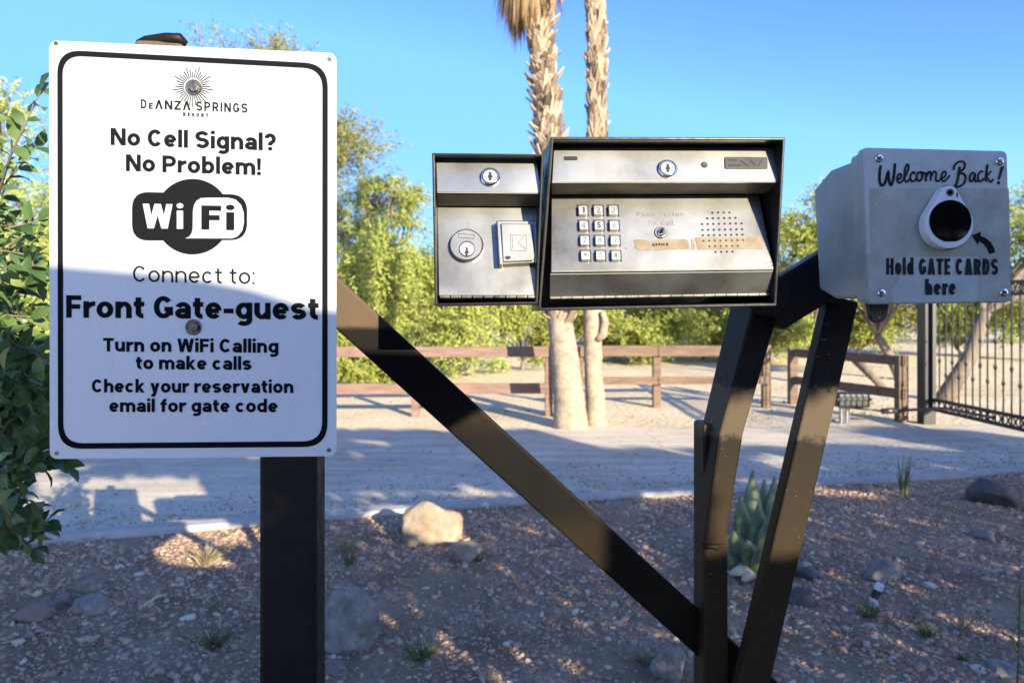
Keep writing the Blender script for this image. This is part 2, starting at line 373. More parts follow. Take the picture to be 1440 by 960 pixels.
# ------------------------------------------------------------------ stroke lettering
XH = .74
def _g(ch, t, c):
    """polylines (centre lines), parallelograms and dots of one glyph; cap height 1; t stroke, c width factor"""
    h = t / 2; S = []; D = []
    def L(*p): S.append([(p[i], p[i + 1]) for i in range(0, len(p), 2)])
    def A(cx, cy, rx, ry, a0, a1, pre=(), post=()): S.append(list(pre) + arcpts(cx, cy, rx, ry, a0, a1, 20) + list(post))
    def Q(x0, y0, x1, y1, wd=None):
        wd = wd or t * 1.08; D.append([(x0 - wd / 2, y0), (x0 + wd / 2, y0), (x1 + wd / 2, y1), (x1 - wd / 2, y1)])
    def bowl(x0, x1, y0, y1):
        ry = (y1 - y0) / 2; rx = min(ry, (x1 - x0) * .75); A(x1 - rx, (y0 + y1) / 2, rx, ry, 90, -90, [(x0, y1)], [(x0, y0)])
    def bwl(w, x, y0): A(w / 2, XH / 2, w / 2 - h, XH / 2 - h, 0, 360)
    if ch == ' ': return .26 * c, S, D
    if ch == 'N': w = .68 * c; L(h, 0, h, 1); L(w - h, 0, w - h, 1); Q(t * .56, 1, w - t * .56, 0, t * 1.12)
    elif ch in 'CG':
        w = .66 * c
        A(w / 2, .5, w / 2 - h, .5 - h, 38, 322 if ch == 'C' else 335)
        if ch == 'G': L(w - h, .14, w - h, .5); L(w * .55, .5 - h * .8, w, .5 - h * .8)
    elif ch in 'SsΣ':
        s = 1 if ch == 'S' else XH; w = (.62 if ch == 'S' else .52) * c
        ry = (s / 2 - h) / 2
        S.append(arcpts(w / 2, s - h - ry, w / 2 - h, ry, 22, 270, 20) + arcpts(w / 2, h + ry, w / 2 - h, ry, 90, -158, 20))
    elif ch in 'PRB':
        w = .62 * c; L(h, 0, h, 1); mid = .44 if ch != 'B' else .52
        bowl(h, w - h, mid, 1 - h)
        if ch == 'R': Q(w * .52, mid, w - t * .5, 0)
        if ch == 'B': bowl(h, w - h * .9, h, mid - .001)
    elif ch == 'D': w = .64 * c; L(h, 0, h, 1); A(w * .45, .5, w * .55 - h, .5 - h, 90, -90, [(h, 1 - h)], [(h, h)])
    elif ch == 'O': w = .70 * c; A(w / 2, .5, w / 2 - h, .5 - h, 0, 360)
    elif ch == 'T': w = .60 * c; L(0, 1 - h, w, 1 - h); L(w / 2, 0, w / 2, 1 - t)
    elif ch in 'EF':
        w = .52 * c; L(h, 0, h, 1); L(t, 1 - h, w, 1 - h); L(t, .5, w * .92, .5)
        if ch == 'E': L(t, h, w, h)
    elif ch == 'H': w = .68 * c; L(h, 0, h, 1); L(w - h, 0, w - h, 1); L(t, .5, w - t, .5)
    elif ch == 'I': w = t; L(h, 0, h, 1)
    elif ch == 'Z': w = .58 * c; L(0, 1 - h, w, 1 - h); L(0, h, w, h); Q(t * .6, t, w - t * .6, 1 - t, t * 1.15)
    elif ch in 'AΛ':
        w = .70 * c; Q(t * .55, 0, w / 2 - t * .02, 1); Q(w - t * .55, 0, w / 2 + t * .02, 1)
        if ch == 'A': L(w * .25, .27, w * .75, .27)
    elif ch == 'W':
        w = .94 * c; wd = t * 1.0
        for a, b in ((t * .5, .27 * w), (.5 * w, .27 * w), (.5 * w, .73 * w), (w - t * .5, .73 * w)): Q(a, 1, b, 0, wd)
    elif ch == 'o': w = .58 * c; bwl(w, 0, 0)
    elif ch == 'e': w = .56 * c; A(w / 2, XH / 2, w / 2 - h, XH / 2 - h, 0, 318); L(t, XH / 2 - .01, w - h, XH / 2 - .01)
    elif ch == 'c': w = .54 * c; A(w / 2, XH / 2, w / 2 - h, XH / 2 - h, 40, 320)
    elif ch == 'l': w = t; L(h, 0, h, 1.04)
    elif ch == 'i': w = t; L(h, 0, h, XH); D.append(arcpts(h, .94, h * 1.08, h * 1.08, 0, 340, 16))
    elif ch in 'nh':
        w = .56 * c; L(h, 0, h, XH if ch == 'n' else 1.04); ry = .24
        A(w / 2 + h * .2, XH - h - ry, w / 2 - h * 1.2, ry, 165, 0, [], [(w - h, 0)])
    elif ch == 'm':
        w = .90 * c; L(h, 0, h, XH); ry = .22; b = (w - t) / 2; L
        for k in (0, 1): A(h + b * (k + .5), XH - h - ry, b / 2, ry, 165 if k == 0 else 180, 0, [], [(h + b * (k + 1), 0)])
    elif ch == 'r': w = .36 * c + t * .1; L(h, 0, h, XH); A(w + .02, XH - h - .26, w - h, .26, 165, 88)
    elif ch == 'u': w = .56 * c; L(w - h, 0, w - h, XH); ry = .24; A(w / 2 - h * .2, h + ry, w / 2 - h * 1.2, ry, -15, -180, [], [(h, XH)])
    elif ch == 'b': w = .57 * c; L(h, 0, h, 1.04); bwl(w, 0, 0)
    elif ch == 'd': w = .57 * c; L(w - h, 0, w - h, 1.04); bwl(w, 0, 0)
    elif ch == 'g':
        w = .57 * c; bwl(w, 0, 0); A(w / 2, -.05, w / 2 - h, .25 - h, 0, -145, [(w - h, XH)], [])
    elif ch == 'a':
        w = .54 * c; A(w / 2, XH - h - .19, w / 2 - h, .19, 160, 0, [], [(w - h, 0)])
        A(w * .47, .235, w * .47 - h, .235 - h, 60, 300, [(w - h, .47 - h)], [(w - h, h * 1.3)])
    elif ch == 't': w = .36 * c; x = w * .44; A(x + .16 * c, h + .16, .16 * c, .16, 180, 275, [(x, .93)], []); L(0, XH - h, w, XH - h)
    elif ch == 'f': w = .37 * c; x = w * .46; A(x + .17 * c, 1.04 - h - .17, .17 * c, .17, 180, 85, [(x, 0)], []); L(0, XH - h, w, XH - h)
    elif ch == 'k': w = .55 * c; L(h, 0, h, 1.04); Q(t * .8, .30, w - t * .6, XH); Q(w * .42, .36, w - t * .58, 0)
    elif ch in 'vy':
        w = .56 * c; Q(t * .55, XH, w / 2, 0); Q(w - t * .55, XH, w / 2, 0)
        if ch == 'y': D.pop(); Q(w - t * .55, XH, w * .5 - (w * .5 - t * .55) * .22, -.16); S.append([(w * .47, -.10), (w * .36, -.24 + h * .3), (w * .12, -.28 + h)])
    elif ch == '?': w = .52 * c; A(w / 2, 1 - h - .22, w / 2 - h, .22, 170, -45, [], [(w / 2, .40), (w / 2, .30)]); D.append(arcpts(w / 2, h, h * 1.08, h * 1.08, 0, 340, 16))
    elif ch == '!': w = t; D.append([(0, 1), (t, 1), (t * .85, .30), (t * .15, .30)]); D.append(arcpts(h, h, h * 1.08, h * 1.08, 0, 340, 16))
    elif ch == ':': w = t; [D.append(arcpts(h, y, h * 1.15, h * 1.15, 0, 340, 16)) for y in (h, XH - h)]
    elif ch == '-': w = .34 * c; L(0, .36, w, .36)
    elif ch == '1': w = .42; L(w - h, 0, w - h, 1); Q(.0 + h, .78, w - t, 1 - h)
    elif ch == '2': w = .56; A(w / 2, 1 - h - .24, w / 2 - h, .24, 165, -30, [], [(h, t)]); L(0, h, w, h)
    elif ch == '3': w = .56; A(w / 2, .75 - h / 2, w / 2 - h, .25 - h / 2, 160, -90); A(w / 2, .25 + h / 2, w / 2 - h, .25 - h / 2, 90, -160)
    elif ch == '4': w = .60; L(w * .72, 0, w * .72, 1); L(0, .28, w, .28); Q(h, .3, w * .66, 1)
    elif ch == '5': w = .56; L(h * 1.4, 1 - h, w * .94, 1 - h); L(h * 1.4, 1, h * 1.4, .5); A(w / 2, .30, w / 2 - h, .30 - h, 130, -160)
    elif ch == '6': w = .58; A(w / 2, .31, w / 2 - h, .31 - h, 0, 360); Q(w * .22, .45, w * .62, 1)
    elif ch == '7': w = .56; L(0, 1 - h, w, 1 - h); Q(w * .3, 0, w - h, 1 - h)
    elif ch == '8': w = .58; A(w / 2, .75 - h / 2, w / 2 - h * 1.2, .25 - h / 2, 0, 360); A(w / 2, .26, w / 2 - h, .26 - h, 0, 360)
    elif ch == '9': w = .58; A(w / 2, .69, w / 2 - h, .31 - h, 0, 360); Q(w * .38, 0, w * .78, .55)
    elif ch == '0': w = .58; A(w / 2, .5, w / 2 - h, .5 - h, 0, 360)
    elif ch == '#': w = .7; Q(w * .25, .05, w * .38, .95); Q(w * .62, .05, w * .75, .95); L(0, .35, w, .35); L(0, .66, w, .66)
    elif ch == '*': w = .5; L(w / 2, .4, w / 2, .95); L(.05, .52, w - .05, .83); L(.05, .83, w - .05, .52)
    else: w = .5
    return w, S, D
def ribbon(pts, t):
    pts = [Vector(p) for p in pts]; n = len(pts); A, B = [], []
    closed = (pts[0] - pts[-1]).length < 1e-6
    for i, p in enumerate(pts):
        if closed: d0 = (p - pts[i - 1 if i else n - 2]); d1 = (pts[(i + 1) if i < n - 1 else 1] - p)
        else: d0 = p - pts[max(i - 1, 0)]; d1 = pts[min(i + 1, n - 1)] - p
        d0 = d0.normalized() if d0.length > 1e-9 else d1.normalized(); d1 = d1.normalized() if d1.length > 1e-9 else d0
        d = (d0 + d1).normalized() if (d0 + d1).length > 1e-6 else d0
        k = 1 / max(.6, d.dot(d1)); nrm = Vector((-d.y, d.x)) * (t / 2 * k)
        A.append(p + nrm); B.append(p - nrm)
    return [[A[i], A[i + 1], B[i + 1], B[i]] for i in range(n - 1)]
def layout(s, t, c=1.0, gap=.13):
    x = 0; out = []                  # list of (strokes as quads lists)
    for ch in s:
        w, S, D = _g(ch, t, c)
        for p in S: out.append([[(q.x + x, q.y) for q in quad] for quad in ribbon(p, t)])
        for p in D: out.append([[(q[0] + x, q[1]) for q in p]])
        x += w + (gap * c if ch != ' ' else 0)
    return out, x - gap * c
def write(mb, pl, s, xl, xr, yl, yr, cap, t=.19, w=.0004, c=1.0, gap=.13, dyx=0.0):
    """text with its baseline from pixel (xl,yl) to (xr,yr) and cap height in pixels"""
    st, W = layout(s, t, c, gap)
    for k, quads in enumerate(st):
        ww = w + (k % 5) * .00004
        for q in quads:
            pts = []
            for (x, y) in q:
                u = x / W; pts.append(pl.at(xl + (xr - xl) * u + dyx * y, yl + (yr - yl) * u - y * cap, ww))
            mb.poly(pts)
def lines_px(mb, pl, pts, tpx, w):
    for q in ribbon([(x, -y) for x, y in pts], tpx):
        mb.poly([pl.at(v.x, -v.y, w) for v in q])

# ------------------------------------------------------------------ ground, road, kerb, gravel, hill
def sheet(name, pts, z, mat):
    mb = MB(); mb.poly([(x, y, z) for x, y in pts]); o = mb.build(name, mat); return tag(o, kind='structure')
def subdivided_ground():
    V, Fc = [], []
    xs = np.concatenate([np.linspace(-900, -40, 12), np.linspace(-30, 30, 61), np.linspace(40, 900, 12)])
    ys = np.concatenate([np.linspace(-300, -12, 6), np.linspace(-6, 40, 70), np.linspace(50, 900, 14)])
    X, Y = np.meshgrid(xs, ys)
    Z = np.zeros_like(X)
    far = np.clip((Y - 9.2) / 3, 0, 1)
    for i in range(X.shape[0]):
        for j in range(X.shape[1]):
            if far[i, j] > 0: Z[i, j] = far[i, j] * (.08 * mnoise.noise((X[i, j] * .35, Y[i, j] * .35, 0)))
    V = np.stack([X, Y, Z], -1).reshape(-1, 3); nx, ny = len(xs), len(ys)
    idx = np.arange(nx * ny).reshape(ny, nx)
    Fc = np.stack([idx[:-1, :-1], idx[:-1, 1:], idx[1:, 1:], idx[1:, :-1]], -1).reshape(-1, 4)
    o = npmesh('ground', V, Fc, M['sand'], smooth=True); tag(o, kind='structure')
subdivided_ground()
NEAR = [(-14, .6), (-6, 3.1), (-2.66, 4.15), (-.57, 4.79), (4.26, 5.92), (8, 6.75), (24, 10.0)]
FAR = [(24, 12.0), (10, 9.1), (4.9, 8.55), (1.1, 8.26), (-1.94, 8.06), (-6, 7.7), (-14, 6.4)]
def ynear(x):
    return float(np.interp(x, [p[0] for p in NEAR], [p[1] for p in NEAR]))
def road_outline():
    pts = []
    xs = np.linspace(-14, 24, 120)
    near = [(x, ynear(x)) for x in xs]
    fx = [p[0] for p in FAR][::-1]; fy = [p[1] for p in FAR][::-1]
    far = [(x, float(np.interp(x, fx, fy)) + .09 * mnoise.noise((x * 1.1, 3, 0)) + .04 * mnoise.noise((x * 4, 9, 0))) for x in xs[::-1]]
    return near + far
sheet('road', road_outline(), .008, M['road'])
mb = MB()
kx = np.linspace(-12, 20, 90)
for a, b in zip(kx[:-1], kx[1:]):
    ya, yb = ynear(a) + .012 * mnoise.noise((a * 2, 0, 5)), ynear(b) + .012 * mnoise.noise((b * 2, 0, 5))
    za, zb = .05 + .012 * mnoise.noise((a * 1.5, 7, 0)), .05 + .012 * mnoise.noise((b * 1.5, 7, 0))
    mb.rings([[Vector((x, y, 0)), Vector((x, y, z)), Vector((x, y + .10, z)), Vector((x, y + .10, 0))] for x, y, z in ((a, ya, za), (b, yb, zb))], caps=False)
tag(mb.build('kerb', M['concrete']), kind='structure')

def gz(x, y):
    return .018 + .020 * mnoise.noise((x * 1.3, y * 1.3, 1)) + .010 * mnoise.noise((x * 4, y * 4, 2))
def gravel_bed():
    xs = np.linspace(-7, 9, 240); k = 70
    V = []
    for j in range(k + 1):
        for x in xs:
            y = -1.0 + (ynear(x) + 1.0) * j / k
            V.append((x, y, max(.008, gz(x, y)) * (1 if j < k else .6)))
    n = len(xs); idx = np.arange(n * (k + 1)).reshape(k + 1, n)
    Fc = np.stack([idx[:-1, :-1], idx[:-1, 1:], idx[1:, 1:], idx[1:, :-1]], -1).reshape(-1, 4)
    tag(npmesh('gravel_bed', np.array(V), Fc, M['soil'], smooth=True), kind='structure')
gravel_bed()

rng = np.random.default_rng(11)
def ico(sub=1):
    bm = bmesh.new(); bmesh.ops.create_icosphere(bm, subdivisions=sub, radius=1)
    v = np.array([x.co for x in bm.verts]); f = np.array([[x.index for x in q.verts] for q in bm.faces]); bm.free(); return v, f
def bed_points(n, ymin=1.8):
    out = []
    while len(out) < n:
        y = math.sqrt(random.uniform(ymin ** 2, 6.2 ** 2)); x = random.uniform(-.8 * y - .3, .8 * y + .3)
        if y < ynear(x) - .03: out.append((x, y))
    return np.array(out)
def gravel_stones():
    n = 46000
    pts = bed_points(n)
    keep = np.array([mnoise.noise((x * 1.1, y * 1.1, 8)) + .5 * mnoise.noise((x * 3.1, y * 3.1, 3)) > -.30 or random.random() < .3 for x, y in pts])
    pts = pts[keep]; n = len(pts)
    v, f = ico(1)
    sz = rng.lognormal(math.log(.0060), .52, n).clip(.003, .026)
    an = rng.uniform(0, 2 * math.pi, n); ca, sa = np.cos(an), np.sin(an)
    V = v[None] * (1 + rng.uniform(-.32, .28, (n, len(v), 1)))
    V = V * np.stack([sz * rng.uniform(.9, 1.7, n), sz * rng.uniform(.7, 1.1, n), sz * rng.uniform(.4, .85, n)], -1)[:, None]
    ti = rng.uniform(-.5, .5, n); ct, st = np.cos(ti), np.sin(ti)
    V = np.stack([V[..., 0] * ct[:, None] - V[..., 2] * st[:, None], V[..., 1], V[..., 0] * st[:, None] + V[..., 2] * ct[:, None]], -1)
    V = np.stack([V[..., 0] * ca[:, None] - V[..., 1] * sa[:, None], V[..., 0] * sa[:, None] + V[..., 1] * ca[:, None], V[..., 2]], -1)
    z = np.array([max(.008, gz(x, y)) for x, y in pts])
    V += np.stack([pts[:, 0], pts[:, 1], z + sz * .08], -1)[:, None]
    Fc = (f[None] + (np.arange(n) * len(v))[:, None, None]).reshape(-1, 3)
    tag(npmesh('gravel', V.reshape(-1, 3), Fc, M['stone']), 'loose purplish grey crushed stone covering the planting bed', 'gravel', kind='stuff')
gravel_stones()

def leaf_quads(C, ax, nr, ln, wd, fold=.25):
    """rhombic folded leaves: centres, long axes, normals -> verts, tri faces (2 per side)"""
    n = len(C); sd = np.cross(ax, nr); sd /= np.linalg.norm(sd, axis=1, keepdims=True) + 1e-9
    ln, wd = ln[:, None], wd[:, None]
    a = C - ax * ln / 2; b = C + ax * ln / 2
    l = C + sd * wd / 2 + nr * wd * fold - ax * ln * .08; r = C - sd * wd / 2 + nr * wd * fold - ax * ln * .08
    V = np.stack([a, l, b, r], 1).reshape(-1, 3); i = np.arange(n)[:, None] * 4
    return V, np.concatenate([i + [0, 3, 2], i + [0, 2, 1]], 1).reshape(-1, 3)
def unit(v): return v / (np.linalg.norm(v, axis=-1, keepdims=True) + 1e-9)
def litter():
    n = 9000; pts = bed_points(n); pts = np.array([p for p in pts if p[0] < -.4 or random.random() < .55]); n = len(pts)
    C = np.array([(x, y, max(.008, gz(x, y)) + .012 + random.random() * .012) for x, y in pts])
    ax = unit(rng.normal(size=(n, 3)) * [1, 1, .2]); nr = unit(rng.normal(size=(n, 3)) * .35 + [0, 0, 1])
    V, Fc = leaf_quads(C, ax, nr, rng.uniform(.008, .040, n), rng.uniform(.002, .012, n))
    tag(npmesh('leaf_litter', V, Fc, M['litter']), 'dry brown leaf litter scattered over the stone bed', 'leaf litter', kind='stuff')
litter()
def far_grit():
    n = 900; y = rng.uniform(8.7, 22, n); x = rng.uniform(-.75, .8, n) * y
    v, f = ico(1); sz = rng.lognormal(math.log(.013), .4, n).clip(.006, .03)
    V = v[None] * (1 + rng.uniform(-.3, .3, (n, len(v), 1))) * (sz[:, None] * [1.2, 1, .6])[:, None] + np.stack([x, y, np.full(n, .01)], -1)[:, None]
    Fc = (f[None] + (np.arange(n) * len(v))[:, None, None]).reshape(-1, 3)
    n2 = 7000; x2 = rng.uniform(-4.5, 6.5, n2); y2 = np.array([ynear(x) for x in x2]) + .11 + rng.exponential(.45, n2)
    s2 = rng.lognormal(math.log(.0042), .4, n2).clip(.002, .011)
    Vb = v[None] * (1 + rng.uniform(-.3, .3, (n2, len(v), 1))) * (s2[:, None] * [1.2, 1, .6])[:, None] + np.stack([x2, y2, np.full(n2, .012)], -1)[:, None]
    tag(npmesh('road_grit', Vb.reshape(-1, 3), (f[None] + (np.arange(n2) * len(v))[:, None, None]).reshape(-1, 3), M['rock_tan']), 'loose grit gathered on the road along the kerb', 'grit', kind='stuff')
    tag(npmesh('pebbles', V.reshape(-1, 3), Fc, M['rock_tan']), 'small pale pebbles strewn over the sandy lot beyond the road', 'pebbles', kind='stuff')
far_grit()
def hill():
    xs = np.linspace(-700, 700, 141); ys = np.linspace(0, 1, 14); V = []
    for v in ys:
        for x in xs:
            top = 26 + 9 * mnoise.noise((x * .006, 1, 0)) + 4 * mnoise.noise((x * .02, 2, 0)) + 1.5 * mnoise.noise((x * .08, 3, 0))
            V.append((x, 290 + 160 * v + 8 * mnoise.noise((x * .03, v * 4, 0)), -1 + top * math.sin(v * math.pi) ** .8 + (.8 * mnoise.noise((x * .1, v * 20, 0)) if 0 < v < 1 else 0)))
    n = len(xs); idx = np.arange(n * len(ys)).reshape(len(ys), n)
    Fc = np.stack([idx[:-1, :-1], idx[:-1, 1:], idx[1:, 1:], idx[1:, :-1]], -1).reshape(-1, 4)
    tag(npmesh('hill', np.array(V), Fc, M['hill'], smooth=True), kind='structure')
hill()

# ------------------------------------------------------------------ trees and bushes
def crown_leaves(clumps, nleaf, ln, asp, feather=0.0, up=.3):
    """clumps: list of (centre, radii); feather > 0 strings leaves along fine sprays"""
    n = nleaf; w = np.array([r[0] * r[1] * r[2] for _, r in clumps]) ** .66; w = w / w.sum()
    pick = rng.choice(len(clumps), n, p=w)
    cs = np.array([tuple(c) for c, _ in clumps]); rs = np.array([tuple(r) for _, r in clumps])
    d = unit(rng.normal(size=(n, 3))); rad = rng.uniform(0, 1, n) ** .45
    if feather:
        per = 14; ns = n // per + 1
        sp = np.repeat(np.arange(ns), per)[:n]
        sd = unit(rng.normal(size=(ns, 3)) + [0, 0, up]); pick_s = rng.choice(len(clumps), ns, p=w); r0 = rng.uniform(.1, .75, ns)
        pick = pick_s[sp]; d = sd[sp]; tt = np.tile(np.linspace(0, 1, per), ns)[:n]
        rad = r0[sp] + feather * tt
        C = cs[pick] + d * rs[pick] * rad[:, None] + rng.normal(size=(n, 3)) * ln * .35
        C[:, 2] -= .10 * rs[pick][:, 2] * tt ** 2
        ax = unit(d + rng.normal(size=(n, 3)) * .55)
    else:
        C = cs[pick] + d * rs[pick] * rad[:, None]
        ax = unit(rng.normal(size=(n, 3)) + [0, 0, up])
    nr = unit(rng.normal(size=(n, 3)) + 1.1 * np.array(SUNV) + .5 * d + [0, 0, .2]); ax = unit(ax - nr * (ax * nr).sum(1, keepdims=True))
    L = ln * rng.uniform(.6, 1.4, n)
    return leaf_quads(C, ax, nr, L, L * asp)
def tree(name, label, cat, base, crown_c, crown_r, nclump, nleaf, ln, mat, seed, asp=.35, trunk_r=.12, feather=.45, group=None, clump_r=(.28, .5), lean=None, trunk_mat=None, floor=None):
    random.seed(seed); base = Vector(base); cc = Vector(crown_c); cr = Vector(crown_r)
    t = thing(name, label, cat, base, group)
    clumps = []
    for k in range(nclump):
        d = Vector((random.gauss(0, 1), random.gauss(0, 1), random.gauss(0, 1))).normalized() * random.random() ** .4
        c = cc + Vector((d.x * cr.x, d.y * cr.y, d.z * cr.z)) * .85
        q = random.uniform(*clump_r); rr = Vector((cr.x, cr.y, cr.z)) * q
        if floor is not None and c.z - rr.z * .6 < floor: c.z = floor + rr.z * .6
        clumps.append((c, rr * random.uniform(.7, 1.2)))
    tb = MB(); fork = base.lerp(cc, .45) if lean is None else Vector(lean)
    tb.tube([base - Vector((0, 0, .1)), base.lerp(fork, .5) + Vector((random.gauss(0, .1), 0, 0)), fork], [trunk_r * 1.3, trunk_r, trunk_r * .75], 9)
    for c, r in clumps:
        mid = fork.lerp(c, .5) + Vector((random.gauss(0, .12), random.gauss(0, .12), random.uniform(0, .25) * cr.z * .3))
        tb.tube([fork, mid, c], [trunk_r * .45, trunk_r * .26, trunk_r * .07], 5)
        for _ in range(3):
            e = c + Vector([random.gauss(0, .6) * r[i] for i in range(3)]); tb.tube([mid.lerp(c, .6), c.lerp(e, .5), e], [trunk_r * .14, trunk_r * .09, trunk_r * .03], 4)
    tb.build('trunk', trunk_mat or M['bark'], t, smooth=True)
    V, Fc = crown_leaves(clumps, nleaf, ln, asp, feather)
    V[:, 2] = np.maximum(V[:, 2], base.z + .02)
    npmesh('crown', V, Fc, mat, t)
    return t
def bush(label, px, pyt, wpx, d, mat, seed, n=7000, ln=.13, name='desert_bush', cat='bush', asp=.34, nclump=16, feather=.45):
    top = CAMH + (CY - pyt) / F * d; w = wpx / F * d; x = (px - CX) / F * d
    return tree(name, label, cat, (x, d, 0), (x, d, top * .58), (w / 2, min(w / 2, 1.6), top * .56), nclump, n, ln, mat, seed, asp, trunk_r=.05, feather=feather, group='bushes along the far side of the lot', clump_r=(.34, .55), lean=(x, d, .25))

# tall trees first
tree('shade_tree', 'tall olive green tree rising behind the white notice sign', 'tree', (-6.8, 19, 0), (-6.9, 19, 5.5), (3.4, 3.0, 2.9), 34, 60000, .12, M['tree_olive'], 21, feather=.42, trunk_r=.2, asp=.28)
tree('wispy_tree', 'thin wispy tree with open arching branches between sign and key box', 'tree', (-3.2, 17, 0), (-2.9, 17, 3.5), (2.1, 1.4, 1.35), 26, 15000, .10, M['bush_green'], 33, feather=.5, trunk_r=.1, asp=.25, clump_r=(.18, .32))
tree('yellow_tree', 'broad yellow green tree behind the leafy shrub at the sign edge', 'tree', (-11.3, 15, 0), (-11.2, 15, 3.2), (2.6, 2.2, 2.9), 22, 40000, .10, M['bush_yellow'], 5, feather=.4, trunk_r=.15)
tree('mesquite', 'yellow green tree showing between the intercom box and the grey card box', 'tree', (8.9, 21, 0), (9.3, 21, 3.3), (1.9, 1.8, 2.5), 20, 26000, .11, M['bush_yellow'], 8, feather=.4, trunk_r=.13)
tree('mesquite', 'green tree with a thick leaning trunk behind the iron gate', 'tree', (6.55, 10.9, 0), (9.4, 12.2, 2.55), (1.9, 1.6, 1.35), 16, 24000, .075, M['bush_green'], 9, feather=.4, trunk_r=.11, lean=(7.45, 11.2, 1.35))
tree('mesquite', 'forked bare-legged tree beside the gate post, behind the card box', 'tree', (8.0, 14.5, 0), (8.0, 15.5, 3.3), (2.3, 1.7, 1.4), 14, 18000, .085, M['bush_green'], 14, feather=.4, trunk_r=.10, lean=(7.5, 14.6, .9))
rowspec = [
 ('pale bush low at the far left behind the leafy shrub', 30, 330, 300, 14.0, 'bush_yellow'),
 ('dense green bush behind the lower half of the sign', 250, 350, 330, 15.0, 'bush_green'),
 ('rounded bush touching the right edge of the sign', 485, 318, 220, 15.5, 'bush_yellow'),
 ('bush behind the steel brace, left of the key switch box', 575, 335, 200, 16.0, 'bush_yellow'),
 ('low leafy bush just behind the top rail of the reddish fence', 520, 470, 170, 13.2, 'bush_green'),
 ('bright bush under the small key switch box', 665, 335, 190, 15.2, 'bush_yellow'),
 ('olive bush left of the two palm trunks', 735, 372, 130, 16.5, 'bush_green'),
 ('yellow green bush right of the palms under the intercom box', 905, 320, 260, 23, 'bush_yellow'),
 ('bush between the palms and the bent pedestal leg', 1010, 340, 180, 24, 'bush_yellow'),
 ('low spreading bush just right of the slimmer palm', 890, 425, 200, 19.5, 'bush_green'),
 ('low pale bush between the middle fence post and the pedestal', 985, 428, 190, 20.5, 'bush_yellow'),
 ('low bush under the crook of the pedestal arm', 1075, 425, 150, 19, 'bush_yellow'),
 ('small bush seen between the two pedestal legs', 1110, 400, 150, 24, 'bush_yellow'),
 ('dark green bush under the card reader box', 1215, 395, 120, 23, 'bush_green'),
 ('shaded bush seen through the gate bars', 1345, 390, 190, 22, 'bush_green'),
 ('bushy green thicket at the right end of the gate', 1470, 300, 190, 20, 'bush_yellow'),
]
for k, (lb, px, pt, wp, d, mt) in enumerate(rowspec):
    bush(lb, px, pt, wp, d, M[mt], 100 + k, n=17000 + int(wp * 45), ln=.095 if d > 18 else .08)
# far thicket closing the gaps, nobody could count it
cl = []
for k in range(60):
    x = -34 + k * 1.25 + random.uniform(-.4, .4); cl.append((Vector((x, random.uniform(28, 33), random.uniform(.6, 1.5))), Vector((1.5, 1.2, random.uniform(.9, 1.5)))))
V, Fc = crown_leaves(cl, 60000, .17, .4, .35); V[:, 2] = np.maximum(V[:, 2], .02)
tag(npmesh('undergrowth', V, Fc, M['bush_yellow']), 'far belt of low yellow green scrub below the hill', 'scrub', kind='stuff')

